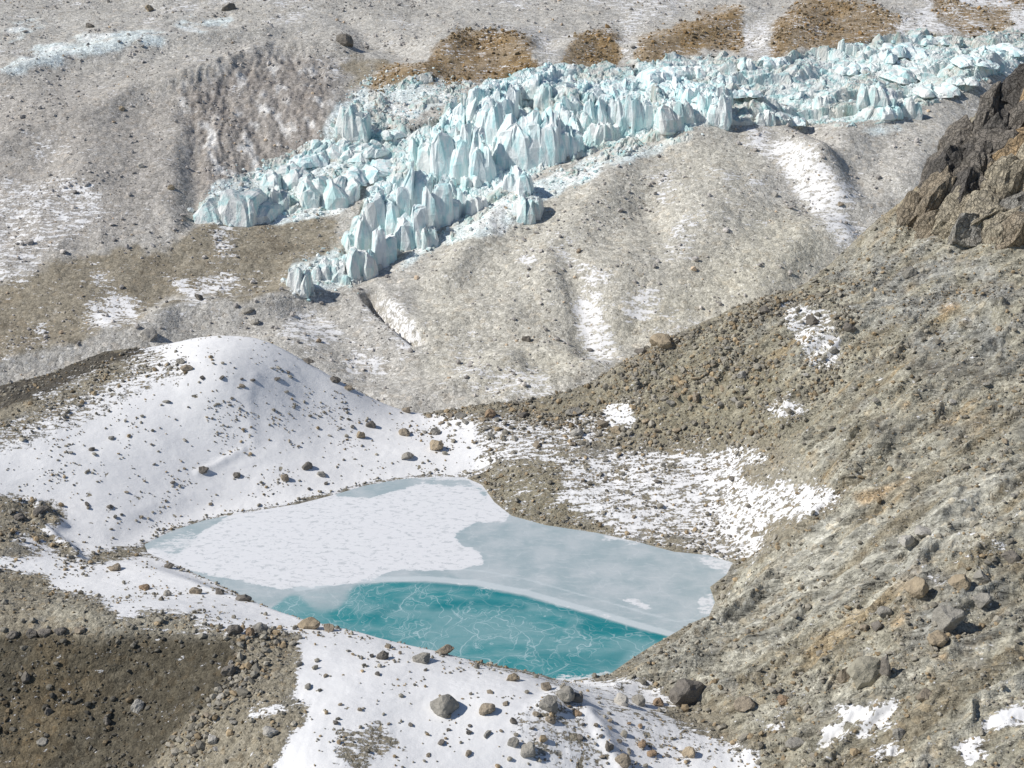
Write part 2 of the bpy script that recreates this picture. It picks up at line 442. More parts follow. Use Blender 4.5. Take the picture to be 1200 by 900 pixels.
GLACIER = [(395, 335), (398, 300), (425, 240), (440, 205), (395, 190), (392, 165), (430, 145), (475, 150), (520, 135), (555, 112), (580, 92), (620, 85), (660, 78), (700, 80), (745, 72), (800, 66), (850, 64), (905, 75),
           (940, 62), (1015, 50), (1060, 38), (1130, 40), (1230, 34), (1400, 30), (1400, 90), (1210, 88), (1160, 96), (1105, 118), (1060, 140), (1010, 150), (950, 148), (900, 146), (850, 145), (800, 158), (740, 168), (690, 180), (640, 200), (600, 225),
           (560, 245), (520, 262), (480, 292), (450, 315), (420, 330)]
M_GLAC = area([(1, GLACIER)], 2)
M_FALL = area([(1, [(402, 325), (425, 235), (470, 180), (520, 142), (575, 98), (620, 88), (680, 92), (760, 98), (850, 100), (860, 130), (790, 150), (700, 165), (655, 190), (600, 215), (550, 240), (485, 288), (440, 312)])], 3)
M_PALE = area([(1, [(230, 255), (250, 215), (290, 200), (330, 195), (420, 195), (430, 220), (400, 250), (330, 262), (250, 262)]),
               (.8, [(330, 345), (340, 310), (400, 290), (430, 330), (380, 345)]),
               (.65, [(370, 170), (390, 120), (430, 95), (520, 90), (560, 110), (440, 160), (430, 205), (395, 195)]),
               (.7, [(520, 262), (600, 222), (700, 178), (820, 155), (830, 165), (720, 195), (640, 240), (600, 275), (540, 285), (500, 300), (430, 335)]),
               (.6, [(1000, 150), (1060, 140), (1080, 150), (1010, 165)]),
               (.65, [(30, 60), (90, 40), (160, 30), (205, 38), (200, 52), (140, 65), (60, 80), (0, 100), (0, 75)]),
               (.45, [(0, 20), (60, 20), (60, 45), (0, 60)]), (.5, [(180, 18), (280, 12), (290, 30), (240, 45), (200, 35)]), (.4, [(180, -5), (240, -5), (238, 8), (185, 8)])], 3)
M_FOLD = area([(1, [(205, 110), (240, 88), (300, 60), (345, 62), (400, 75), (385, 130), (390, 165), (370, 190), (300, 200), (235, 235), (222, 160)])], 5)
M_OCHRE = area([(1, [(465, 98), (495, 72), (530, 38), (585, 32), (620, 46), (640, 86), (605, 104), (560, 98), (520, 104)]),
                (.85, [(415, 98), (450, 76), (485, 74), (485, 104), (440, 112)]),
                (1, [(645, 82), (668, 48), (700, 30), (728, 40), (725, 88), (690, 94)]),
                (1, [(735, 74), (748, 46), (800, 24), (830, 14), (875, 2), (870, 64), (830, 58), (800, 68), (770, 78)]),
                (.85, [(895, 76), (905, 24), (950, -12), (1000, -4), (1060, 20), (1050, 48), (1000, 58), (950, 66)]),
                (.8, [(1070, -8), (1140, 5), (1190, 5), (1180, 40), (1130, 50), (1100, 25)]), (.7, [(1150, -20), (1240, -10), (1230, 34)]),
                ], 3)
M_BRN = area([(.9, [(225, 262), (330, 264), (400, 255), (402, 290), (335, 322), (340, 340), (280, 352), (200, 345), (190, 300)]),
              (.75, [(70, 300), (190, 285), (210, 340), (150, 385), (80, 404), (0, 424), (-260, 470), (-260, 330), (0, 332)]),
              (.6, [(290, 192), (330, 178), (385, 182), (350, 196)]), (.6, [(400, 60), (470, 70), (470, 110), (400, 105)])], 6)
SN_F = [
    (.42, [(-260, 200), (0, 205), (60, 215), (105, 230), (120, 260), (60, 290), (30, 340), (0, 330), (-260, 320)]),
    (.45, [(60, 205), (110, 210), (130, 250), (90, 270), (60, 250)]),
    (.7, [(100, 320), (125, 318), (138, 332), (110, 338)]), (.85, [(200, 330), (218, 322), (235, 345), (222, 350)]), (.62, [(235, 325), (280, 318), (285, 338), (250, 350), (210, 362)]),
    (.68, [(95, 355), (140, 342), (165, 352), (160, 378), (120, 388), (100, 380)]), (.6, [(35, 380), (60, 370), (58, 395), (38, 392)]),
    (.5, [(240, 268), (275, 262), (280, 300), (255, 305)]), (.3, [(0, 405), (60, 400), (60, 415), (0, 425)]),
    (.58, [(330, 372), (370, 366), (405, 385), (400, 405), (360, 410), (325, 390)]), (.52, [(410, 405), (450, 415), (455, 440), (420, 445), (400, 430)]),
    (.55, [(440, 350), (470, 345), (480, 370), (500, 400), (470, 420), (455, 385)]),
    (.62, [(668, 305), (720, 318), (712, 332), (682, 335)]), (.66, [(670, 345), (705, 340), (725, 400), (720, 425), (690, 430), (675, 395)]), (.55, [(728, 345), (770, 330), (778, 370), (735, 385)]),
    (.6, [(600, 292), (625, 296), (640, 312), (612, 312)]), (.42, [(520, 425), (640, 430), (660, 470), (560, 465)]), (.4, [(640, 270), (680, 300), (650, 310)]),
    (.66, [(872, 150), (900, 150), (905, 180), (912, 190), (890, 185), (878, 170)]), (.62, [(905, 155), (950, 170), (1000, 220), (1015, 238), (990, 235), (1000, 262), (1040, 270), (985, 290), (940, 240), (915, 200)]),
    (.5, [(870, 205), (905, 205), (900, 222), (875, 222)]), (.4, [(790, 250), (830, 240), (810, 300), (780, 310)]), (.35, [(760, 200), (800, 190), (790, 240), (765, 250)]),
    (.58, [(985, 50), (1050, 20), (1080, 5), (1100, -20), (1250, -20), (1250, 45), (1060, 40)]), (.5, [(860, 30), (905, 20), (910, 70), (870, 65)]), (.42, [(720, 30), (760, 10), (745, 60), (725, 80)]),
    (.36, [(560, 20), (640, 30), (660, 60), (640, 90), (620, 50)]), (.4, [(700, -10), (820, -10), (790, 25), (740, 25)]),
]
M_SNOW_F = area(SN_F, 3)
M_TAN = area([(1, [(760, 330), (840, 290), (900, 240), (950, 250), (985, 290), (940, 340), (860, 370), (800, 390), (740, 410), (640, 460), (560, 470), (540, 440)]),
              (.6, [(560, 250), (800, 170), (860, 145), (900, 200), (860, 290), (700, 400), (500, 460), (480, 330)])], 8)

def far_height(X, Y, detail=True, ice=False):
    z = far_f(X, Y)
    if detail:
        wx = X + 14 * fbm(X * .012, Y * .012, 3, 50); wy = Y + 14 * fbm(X * .012, Y * .012, 3, 60)
        px, py = project(X, Y, z)
        gl = look(M_GLAC, px, py); fo = look(M_FOLD, px, py); pale = look(M_PALE, px, py)
        for pts, w, h in FAR_RIDGES:
            d = poly_dist(wx * .5 + X * .5, wy * .5 + Y * .5, pts)
            z = z + (.78 if w > 4 else 1) * h * np.exp(-(d / w) ** 2)
        z = z + 3.2 * fbm(wx * .016, wy * .016, 3, 1) * (1 - gl * .6)
        z = z + .75 * ridged(X * .05, Y * .035, 3, 9) * (1 - gl)
        z = z + .20 * ridged(X * .16, Y * .12, 4, 12, .6) * (1 - gl * .5)
        z = z + .13 * fbm(X * .6, Y * .45, 2, 14)
        # fluted ice face
        z = z + fo * (1.5 * ridged((X + .25 * Y) * .085, (Y - .3 * X) * .03, 3, 17, .6) + 1.0 * ridged(X * .3, Y * .1, 3, 18))
        if not ice:
            z = z - 5.0 * sstep(.55, .85, gl)
        z = z + pale * (1.3 * ridged(X * .12, Y * .09, 3, 39))
    return z

# ------------------------------------------------------------------ sampled sheets of land
class Sheet:
    def __init__(self, s0, s1, ns, Ys, fn, wide=0):
        self.Ss = np.linspace(s0, s1, ns); self.Ys = Ys
        if wide: self.Ss = np.concatenate([np.linspace(s0 - wide, s0, 60)[:-1], self.Ss, np.linspace(s1, s1 + wide, 60)[1:]])
        self.ns = len(self.Ss)
        S, Y = np.meshgrid(self.Ss, Ys)
        self.X = S * Y; self.Y = Y
        self.Z = fn(self.X, Y)
        self.px, self.py = project(self.X, self.Y, self.Z)
    def z(self, x, y):
        x = np.asarray(x, float); y = np.asarray(y, float)
        fs = np.clip(np.interp(x / y, self.Ss, np.arange(self.ns)), 0, self.ns - 1.001)
        fy = np.clip(np.interp(y, self.Ys, np.arange(len(self.Ys))), 0, len(self.Ys) - 1.001)
        i = fs.astype(int); j = fy.astype(int); fs = fs - i; fy = fy - j
        Z = self.Z
        return (Z[j, i] * (1 - fs) + Z[j, i + 1] * fs) * (1 - fy) + (Z[j + 1, i] * (1 - fs) + Z[j + 1, i + 1] * fs) * fy

M_LOWICE = area([(1, [(228, 258), (246, 215), (290, 198), (330, 186), (350, 170), (385, 150), (400, 118), (430, 92), (520, 88), (575, 108), (520, 140), (450, 170), (440, 215), (400, 245), (330, 258), (280, 262)]),
                 (1, [(335, 348), (342, 308), (400, 285), (425, 300), (425, 335), (380, 348)]),
                 (.8, [(520, 262), (600, 222), (660, 190), (740, 160), (820, 150), (825, 162), (720, 190), (645, 232), (600, 262), (540, 280), (500, 296), (450, 322)])], 3)

def ice_height(X, Y):
    z = far_height(X, Y, True, True)
    px, py = project(X, Y, z)
    jx = 9 * fbm(X * .06, Y * .05, 4, 281, .6); jy = 6 * fbm(X * .06, Y * .05, 4, 283, .6)
    gl = look(M_GLAC, px + jx, py + jy); lo = look(M_LOWICE, px + 1.3 * jx, py + 1.3 * jy); fall = look(M_FALL, px, py)
    m = np.maximum(gl, lo * .95)
    wx = X + 5 * fbm(X * .05, Y * .05, 3, 51); wy = Y + 5 * fbm(X * .05, Y * .05, 3, 52)
    def plates(x, y, seed, hgt, tilt, crack):
        e, h, ox, oy = cells(x, y, seed)
        return hgt * (crand(h, 1) - .5) + tilt * (ox * (crand(h, 2) - .5) * 2 + oy * (crand(h, 3) - .35) * 2) - crack * (1 - sstep(0, .13, e))
    env = .55 + .6 * sstep(-.3, .4, fbm(X * .025, Y * .02, 3, 53))
    A = plates((wx + .15 * wy) / 8.5, wy / 17.0, 1, 9.0, 4.0, 2.6) * env + plates(wx / 3.3, wy / 7.0, 2, 3.4, 1.8, 1.2) * env + 3.0
    c_, s_ = math.cos(.25), math.sin(.25)
    bx_ = wx * c_ + wy * s_; by_ = -wx * s_ + wy * c_
    fr = by_ * .040 + .9 * fbm(X * .018, Y * .018, 3, 66); fr = fr - np.floor(fr)
    step = np.where(fr < .10, fr / .10, (1 - fr) / .90)
    B = plates(bx_ / 15, by_ / 12, 3, 3.4, 2.4, 1.0) + plates(bx_ / 5.5, by_ / 5.5, 4, 1.5, 1.3, .5) + 5.0 * step * sstep(-.3, .2, fbm(X * .03, Y * .03, 2, 68)) - .6
    D = plates(wx / 9, wy / 11, 5, 2.6, 2.2, .9) + plates(wx / 3.5, wy / 4.5, 6, 1.3, 1.0, .4) - .3
    rel = A * fall + B * (1 - fall)
    k = sstep(.25, .75, gl)
    rel = rel * k + D * (1 - k) + .35 * fbm(X * .8, Y * .6, 3, 54)
    inn = sstep(.36, .62, m)
    z = z + rel * (.25 + .75 * inn) - 3.0 * (1 - sstep(.34, .56, m))
    return z, m, fall, k

near = Sheet(-.46, .47, 740, np.concatenate([np.arange(140, 360, .47), np.arange(360, 395, 1.0), np.arange(395, 440, 4.0)]), near_height, .4)
far = Sheet(-.40, .42, 700, np.concatenate([np.arange(345, 640, .95), np.arange(640, 830, 1.4), np.arange(830, 1030, 5.0)]), far_height, .35)

ice_info = {}
def _ice(X, Y):
    z, m, fall, k = ice_height(X, Y)
    ice_info.update(m=m, fall=fall, k=k)
    return z
icy = Sheet(-.235, .43, 880, np.arange(468, 745, .52), _ice)
icy.Zreal = icy.Z
icy.Z = np.where(ice_info['m'] > .36, icy.Z, -400.0)
def far_top(x, y): return np.maximum(far.z(x, y), icy.z(x, y))

def ground(px, py):
    """first land met by the line of sight through a photo point -> X, Y, Z, metres per photo pixel"""
    dx, dy, dz = (float(q) for q in ray(px, py))
    for sh in (near, far):
        Y = np.arange(sh.Ys[0], sh.Ys[-1], .25)
        t = Y / dy; x = t * dx; zz = CAM_H + t * dz
        h = sh.z(x, Y) if sh is near else far_top(x, Y)
        hit = zz < h
        if hit.any():
            k = int(np.argmax(hit))
            if sh is near and h[k] < far.z(x[k], Y[k]) and Y[k] > 350: continue
            return float(x[k]), float(Y[k]), float(h[k]), float(math.hypot(Y[k] / dy, 0)) / FOC
    return float(x[-1]), float(Y[-1]), float(h[-1]), float(Y[-1] / dy) / FOC

# ------------------------------------------------------------------ materials
def mat_new(name):
    m = bpy.data.materials.new(name); m.use_nodes = True
    nt = m.node_tree
    for q in list(nt.nodes): nt.nodes.remove(q)
    out = nt.nodes.new('ShaderNodeOutputMaterial'); b = nt.nodes.new('ShaderNodeBsdfPrincipled')
    nt.links.new(b.outputs[0], out.inputs[0])
    return m, nt, b

class NT:
    def __init__(self, nt): self.nt = nt; self.L = nt.links.new
    def N(self, t, **k):
        q = self.nt.nodes.new(t)
        for a, v in k.items(): setattr(q, a, v)
        return q
    def put(self, sock, v):
        if hasattr(v, 'is_output') or isinstance(v, bpy.types.NodeSocket): self.L(v, sock)
        else: sock.default_value = v
    def math(self, op, a, b=0.0, c=None, clamp=False):
        q = self.N('ShaderNodeMath', operation=op, use_clamp=clamp)
        self.put(q.inputs[0], a); self.put(q.inputs[1], b)
        if c is not None: self.put(q.inputs[2], c)
        return q.outputs[0]
    def noise(self, vec, scale, detail=3, rough=.55, dist=0.0):
        q = self.N('ShaderNodeTexNoise'); self.put(q.inputs['Vector'], vec)
        q.inputs['Scale'].default_value = scale; q.inputs['Detail'].default_value = detail
        q.inputs['Roughness'].default_value = rough; q.inputs['Distortion'].default_value = dist
        return q.outputs[0]
    def vor(self, vec, scale, feature='F1', rand=1.0):
        q = self.N('ShaderNodeTexVoronoi', feature=feature); self.put(q.inputs['Vector'], vec)
        q.inputs['Scale'].default_value = scale; q.inputs['Randomness'].default_value = rand
        return q
    def attr(self, name):
        return self.N('ShaderNodeAttribute', attribute_name=name)
    def ramp(self, f, lo, hi, a=0.0, b=1.0):
        q = self.N('ShaderNodeMapRange'); q.interpolation_type = 'SMOOTHSTEP'
        self.put(q.inputs[0], f)
        for i, v in zip((1, 2, 3, 4), (lo, hi, a, b)): self.put(q.inputs[i], v)
        return q.outputs[0]
    def mix(self, f, a, b, mode='MIX'):
        q = self.N('ShaderNodeMix', data_type='RGBA', blend_type=mode)
        self.put(q.inputs[0], f)
        for s, v in ((q.inputs[6], a), (q.inputs[7], b)):
            if isinstance(v, tuple): s.default_value = v if len(v) == 4 else v + (1,)
            else: self.L(v, s)
        return q.outputs[2]
    def vscale(self, vec, s, rot=(0, 0, 0)):
        q = self.N('ShaderNodeMapping'); self.put(q.inputs[0], vec); q.inputs['Scale'].default_value = s; q.inputs['Rotation'].default_value = rot
        return q.outputs[0]
    def bump(self, h, strength, dist, nrm=None):
        q = self.N('ShaderNodeBump'); q.inputs['Strength'].default_value = strength; q.inputs['Distance'].default_value = dist
        self.L(h, q.inputs['Height'])
        if nrm is not None: self.L(nrm, q.inputs['Normal'])
        return q.outputs[0]

def land_material(name, k, snow_soft=.10, bump=.6, warmth=.5, lump=.62):
    """rubble and soil with snow lying where the 'snow' layer says; k scales grain (1 near, <1 far)"""
    m, nt, b = mat_new(name); T = NT(nt)
    pos = T.N('ShaderNodeNewGeometry').outputs['Position']
    col = T.attr('tint').outputs['Color']; snow = T.attr('snow').outputs['Fac']
    warp = T.N('ShaderNodeVectorMath', operation='MULTIPLY_ADD')
    nz = T.N('ShaderNodeTexNoise'); nz.inputs['Scale'].default_value = .8 * k; T.L(pos, nz.inputs['Vector'])
    T.L(nz.outputs['Color'], warp.inputs[0]); warp.inputs[1].default_value = (1.1 / k,) * 3; T.L(pos, warp.inputs[2])
    wp = warp.outputs[0]
    v1 = T.vor(wp, .75 * k); v2 = T.vor(wp, 2.1 * k)
    n1 = T.noise(pos, .35 * k, 6, .65); n2 = T.noise(pos, 2.2 * k, 4, .7); n3 = T.noise(pos, .09 * k, 4, .6)
    # stone to stone difference in tone
    sep1 = T.N('ShaderNodeSeparateColor'); T.L(v1.outputs['Color'], sep1.inputs[0])
    sep2 = T.N('ShaderNodeSeparateColor'); T.L(v2.outputs['Color'], sep2.inputs[0])
    t = T.math('MULTIPLY_ADD', sep1.outputs[0], .34, .60)
    t = T.math('MULTIPLY_ADD', sep2.outputs[0], .30, t)
    t = T.math('MULTIPLY_ADD', n1, lump, T.math('SUBTRACT', t, .07 + lump * .5))
    t = T.math('MULTIPLY_ADD', n2, .13 + .5 * lump, T.math('SUBTRACT', t, .02 + .25 * lump - .155))
    v3 = T.vor(wp, 4.6 * k); sep3 = T.N('ShaderNodeSeparateColor'); T.L(v3.outputs['Color'], sep3.inputs[0])
    t = T.math('MULTIPLY_ADD', sep3.outputs[0], .46, T.math('SUBTRACT', t, .23))
    # bedding of the rock: long thin streaks where the 'bed' layer says
    bed = T.attr('bed').outputs['Fac']
    mw = T.N('ShaderNodeVectorMath', operation='MULTIPLY_ADD'); T.L(nz.outputs['Color'], mw.inputs[0]); mw.inputs[1].default_value = (.4, .4, .4); T.L(pos, mw.inputs[2])
    bp = mw.outputs[0]
    bs = T.noise(T.vscale(bp, (.05, .62, .35), (0, 0, -.495)), 1.0, 7, .66, .2)
    bsh = T.math('MULTIPLY', T.math('SUBTRACT', bs, .5), bed)
    slab = T.ramp(bed, .85, 1.25, 1, .22)
    t = T.math('ADD', .98, T.math('MULTIPLY', T.math('SUBTRACT', t, .98), slab))
    t = T.math('MULTIPLY_ADD', bsh, 3.1, t)
    seam = T.ramp(T.math('ABSOLUTE', T.math('SUBTRACT', T.noise(T.vscale(bp, (.035, .30, .25), (0, 0, -.495)), 1.0, 4, .6, .2), .5)), .0, .016, 1, 0)
    t = T.math('SUBTRACT', t, T.math('MULTIPLY', T.math('MULTIPLY', seam, bed), .38))
    gray = T.N('ShaderNodeCombineColor')
    for i in range(3): T.L(t, gray.inputs[i])
    c = T.mix(1.0, col, gray.outputs[0], 'MULTIPLY')
    warm = T.mix(T.ramp(sep1.outputs[1], .80, .97, 0, warmth), c, T.mix(1.0, c, (1.30, 1.02, .70, 1), 'MULTIPLY'))
    pale = T.mix(T.ramp(sep2.outputs[1], .78, .90, 0, .75), warm, T.mix(1.0, warm, (1.35, 1.36, 1.4, 1), 'MULTIPLY'))
    pale = T.mix(T.ramp(sep3.outputs[1], .86, .93, 0, .6), pale, T.mix(1.0, pale, (.45, .44, .42, 1), 'MULTIPLY'))
    pale = T.mix(T.ramp(sep2.outputs[2], .88, .94, 0, .45), pale, T.mix(1.0, pale, (.55, .53, .50, 1), 'MULTIPLY'))
    # snow edge
    streak = T.noise(T.vscale(pos, (.34 * k, .85 * k, .8 * k)), 1.0, 5, .65, .3)
    fine = T.noise(pos, 1.5 * k, 6, .72)
    e = T.math('ADD', T.math('MULTIPLY', T.math('SUBTRACT', streak, .5), 2.0), T.math('MULTIPLY', T.math('SUBTRACT', fine, .5), 1.7))
    e = T.math('ADD', snow, T.math('MULTIPLY', e, 1.25))
    sf = T.ramp(e, .5 - snow_soft, .5 + snow_soft)
    sncol = T.mix(T.ramp(n3, .3, .7), (.80, .795, .79, 1), (.87, .86, .845, 1))
    sncol = T.mix(T.ramp(fine, .55, .8, 0, .30), sncol, (.62, .61, .60, 1))
    T.L(T.mix(sf, pale, sncol), b.inputs['Base Color'])
    b.inputs['Roughness'].default_value = .9
    b.inputs['Specular IOR Level'].default_value = .2
    h = T.math('ADD', T.math('MULTIPLY', v1.outputs['Distance'], -.55 / k), T.math('MULTIPLY', v2.outputs['Distance'], -.22 / k))
    h = T.math('ADD', h, T.math('MULTIPLY', n2, .35 / k))
    h = T.math('ADD', h, T.math('MULTIPLY', n1, .55 / k))
    h = T.math('ADD', h, T.math('MULTIPLY', bsh, 3.6))
    h = T.math('ADD', h, T.math('MULTIPLY', v3.outputs['Distance'], -.12 / k))
    h = T.math('MULTIPLY', h, T.ramp(bed, .85, 1.25, 1, .55))
    h = T.math('SUBTRACT', h, T.math('MULTIPLY', T.math('MULTIPLY', seam, bed), .8))
    smooth = T.math('ADD', T.math('MULTIPLY', streak, .22 / k), T.math('MULTIPLY', fine, .10 / k))
    hh = T.N('ShaderNodeMix', data_type='FLOAT'); T.L(sf, hh.inputs[0]); T.L(h, hh.inputs[2])
    T.L(T.math('ADD', smooth, .25), hh.inputs[3])
    T.L(T.bump(hh.outputs[0], bump, 1.0), b.inputs['Normal'])
    return m

def ice_material():
    m, nt, b = mat_new('glacier_ice'); T = NT(nt)
    pos = T.N('ShaderNodeNewGeometry').outputs['Position']
    tint = T.attr('tint').outputs['Color']
    n1 = T.noise(T.vscale(pos, (.30, .30, .07)), 1.0, 5, .6, .4)
    n2 = T.noise(pos, .9, 5, .65)
    n3 = T.noise(T.vscale(pos, (.05, .05, .6)), 1.0, 4, .6)
    c = T.mix(T.ramp(n1, .42, .66), (.85, .90, .89, 1), (.53, .78, .79, 1))
    c = T.mix(T.ramp(n2, .52, .74, 0, .35), c, (.74, .73, .70, 1))
    c = T.mix(T.ramp(n3, .60, .72, 0, .3), c, (.62, .68, .69, 1))
    T.L(T.mix(1.0, c, tint, 'MULTIPLY'), b.inputs['Base Color'])
    b.inputs['Roughness'].default_value = .5
    b.inputs['Specular IOR Level'].default_value = .3
    h = T.math('ADD', T.math('MULTIPLY', n1, 1.6), T.math('MULTIPLY', n2, .8))
    T.L(T.bump(h, .5, 1.0), b.inputs['Normal'])
    return m

def rock_material(name, k=1.0, strength=.8, cracks=False):
    m, nt, b = mat_new(name); T = NT(nt)
    pos = T.N('ShaderNodeNewGeometry').outputs['Position']
    tint = T.attr('tint').outputs['Color']
    n1 = T.noise(pos, .8 * k, 6, .65); n2 = T.noise(pos, 3.5 * k, 4, .65)
    v = T.vor(pos, .9 * k, 'DISTANCE_TO_EDGE')
    t = T.math('ADD', T.math('MULTIPLY_ADD', n1, 1.0, .28), T.math('MULTIPLY', n2, .44))
    g = T.N('ShaderNodeCombineColor')
    for i in range(3): T.L(t, g.inputs[i])
    c = T.mix(1.0, tint, g.outputs[0], 'MULTIPLY')
    c = T.mix(T.ramp(n1, .60, .72, 0, .3), c, T.mix(1.0, c, (1.25, 1.0, .72, 1), 'MULTIPLY'))
    if cracks:
        wv = T.N('ShaderNodeVectorMath', operation='MULTIPLY_ADD'); nq = T.N('ShaderNodeTexNoise'); nq.inputs['Scale'].default_value = .5; nq.inputs['Detail'].default_value = 4
        T.L(pos, nq.inputs['Vector']); T.L(nq.outputs['Color'], wv.inputs[0]); wv.inputs[1].default_value = (2.5,) * 3; T.L(pos, wv.inputs[2])
        v = T.vor(T.vscale(wv.outputs[0], (.55, .5, .22), (0, .5, 0)), 1.0, 'DISTANCE_TO_EDGE')
        v2 = T.vor(T.vscale(wv.outputs[0], (1.3, 1.3, .7), (0, .5, 0)), 1.0, 'DISTANCE_TO_EDGE')
        ck = T.math('MAXIMUM', T.ramp(v.outputs['Distance'], 0, .06, 1, 0), T.ramp(v2.outputs['Distance'], 0, .06, .6, 0))
        c = T.mix(T.math('MULTIPLY', ck, .32), c, (.05, .045, .04, 1))
    T.L(c, b.inputs['Base Color']); b.inputs['Roughness'].default_value = .9; b.inputs['Specular IOR Level'].default_value = .2
    h = T.math('ADD', T.math('MULTIPLY', n1, .8 / k), T.math('MULTIPLY', n2, .22 / k))
    if cracks: h = T.math('SUBTRACT', h, T.math('MULTIPLY', ck, .6))
    T.L(T.bump(h, strength, 1.0), b.inputs['Normal'])
    return m

MAT_NEAR = land_material('rubble_and_snow_near', 1.0, .10, .6, .22)
MAT_FAR = land_material('rubble_and_snow_far', .62, .09, .36, .12, .30)
MAT_ICE = ice_material()
MAT_ROCK = rock_material('boulder_rock')
MAT_CLIFF = rock_material('cliff_rock', .8, 1.0, True)
MAT_STONE = rock_material('loose_stone', 1.0, .3)

def lake_material():
    m, nt, b = mat_new('lake_ice'); T = NT(nt)
    pos = T.N('ShaderNodeNewGeometry').outputs['Position']
    A = T.attr('cover').outputs['Color']
    sep = T.N('ShaderNodeSeparateColor'); T.L(A, sep.inputs[0])
    snow, clear, rim = sep.outputs[0], sep.outputs[1], sep.outputs[2]   # snow cover, clear blue ice, deep clear ice
    n1 = T.noise(pos, .12, 6, .6); n2 = T.noise(T.vscale(pos, (.25, .8, 1)), 1.0, 5, .65, .5); n3 = T.noise(pos, 1.4, 4, .65)
    nbig = T.noise(T.vscale(pos, (.05, .12, 1)), 1.0, 6, .6, .6)
    w = T.N('ShaderNodeVectorMath', operation='MULTIPLY_ADD'); nz = T.N('ShaderNodeTexNoise'); nz.inputs['Scale'].default_value = .07; nz.inputs['Detail'].default_value = 3
    T.L(pos, nz.inputs['Vector']); T.L(nz.outputs['Color'], w.inputs[0]); w.inputs[1].default_value = (7,) * 3; T.L(pos, w.inputs[2])
    w2 = T.N('ShaderNodeVectorMath', operation='MULTIPLY_ADD'); nz2 = T.N('ShaderNodeTexNoise'); nz2.inputs['Scale'].default_value = .5; nz2.inputs['Detail'].default_value = 3
    T.L(pos, nz2.inputs['Vector']); T.L(nz2.outputs['Color'], w2.inputs[0]); w2.inputs[1].default_value = (.25,) * 3; T.L(w.outputs[0], w2.inputs[2])
    wp = w2.outputs[0]
    c1 = T.vor(T.vscale(wp, (.085, .085, 1), (0, 0, .5)), 1.0, 'DISTANCE_TO_EDGE').outputs['Distance']
    c2 = T.vor(T.vscale(wp, (.17, .13, 1), (0, 0, 1.1)), 1.0, 'DISTANCE_TO_EDGE').outputs['Distance']
    c3 = T.vor(T.vscale(wp, (.42, .30, 1), (0, 0, .2)), 1.0, 'DISTANCE_TO_EDGE').outputs['Distance']
    k1 = T.math('MULTIPLY', T.ramp(c1, .0, .018, 1, 0), T.ramp(n1, .35, .6, .25, 1))
    k2 = T.math('MULTIPLY', T.ramp(c2, .0, .019, 1, 0), T.ramp(n1, .45, .6, .0, .7))
    k3 = T.math('MULTIPLY', T.ramp(c3, .0, .03, 1, 0), T.ramp(n1, .52, .66, 0, .35))
    crack = T.math('MAXIMUM', T.math('MAXIMUM', k1, k2), k3)
    rr = T.vor(T.vscale(wp, (.06, .05, 1), (0, 0, 2.1)), 1.0, 'F1').outputs['Distance']
    arc = T.math('ABSOLUTE', T.math('SUBTRACT', rr, .55))
    crack = T.math('MAXIMUM', crack, T.math('MULTIPLY', T.ramp(arc, 0, .014, 1, 0), T.ramp(n2, .4, .55, .15, .9)))
    rr2 = T.vor(T.vscale(wp, (.035, .045, 1), (0, 0, .9)), 1.0, 'F1').outputs['Distance']
    for q_ in (.30, .46, .62):
        arc = T.math('ABSOLUTE', T.math('SUBTRACT', rr2, q_))
        crack = T.math('MAXIMUM', crack, T.math('MULTIPLY', T.ramp(arc, 0, .009, 1, 0), T.ramp(n1, .42, .55, .1, .85)))
    halo = T.math('MULTIPLY', T.ramp(c1, .0, .16, 1, 0), .30)
    deep = (.004, .200, .225, 1); teal = (.035, .255, .275, 1); milk = (.19, .365, .385, 1)
    blue = T.mix(T.ramp(nbig, .36, .62), teal, milk)
    blue = T.mix(T.ramp(n2, .40, .70, 0, .35), blue, (.20, .38, .40, 1))
    blue = T.mix(halo, blue, milk)
    blue = T.mix(T.math('MULTIPLY', rim, .92), blue, deep)
    blue = T.mix(T.math('MULTIPLY', crack, T.math('SUBTRACT', .80, T.math('MULTIPLY', rim, .45))), blue, (.48, .62, .64, 1))
    grey = T.mix(T.ramp(n1, .35, .65), (.37, .45, .47, 1), (.50, .55, .565, 1))
    grey = T.mix(T.ramp(n2, .50, .75, 0, .6), grey, (.60, .63, .64, 1))
    grey = T.mix(T.ramp(n3, .55, .8, 0, .3), grey, (.30, .40, .43, 1))
    grey = T.mix(T.math('MULTIPLY', k1, .25), grey, (.7, .73, .74, 1))
    cf = T.ramp(T.math('ADD', clear, T.math('MULTIPLY', T.math('SUBTRACT', n2, .5), .25)), .34, .66)
    ice = T.mix(cf, grey, blue)
    rb = T.attr('rim').outputs['Fac']
    rb = T.ramp(T.math('MULTIPLY_ADD', T.math('SUBTRACT', n2, .5), .7, rb), .3, .75, 0, .8)
    ice = T.mix(rb, ice, (.60, .655, .67, 1))
    e = T.math('ADD', snow, T.math('MULTIPLY', T.math('SUBTRACT', n2, .5), 1.0))
    e = T.math('ADD', e, T.math('MULTIPLY', T.math('SUBTRACT', n3, .5), .6))
    sf = T.ramp(e, .42, .58)
    spots = T.ramp(T.noise(T.vscale(pos, (.55, 1.0, 1), (0, 0, .4)), 1.0, 5, .7, .6), .52, .62, 0, .75)
    sn = T.mix(spots, (.755, .76, .77, 1), (.50, .525, .54, 1))
    T.L(T.mix(T.math('MULTIPLY', sf, T.ramp(snow, .3, .9, .75, 1)), ice, sn), b.inputs['Base Color'])
    T.L(T.ramp(sf, 0, 1, .38, .9), b.inputs['Roughness'])
    b.inputs['Specular IOR Level'].default_value = .35
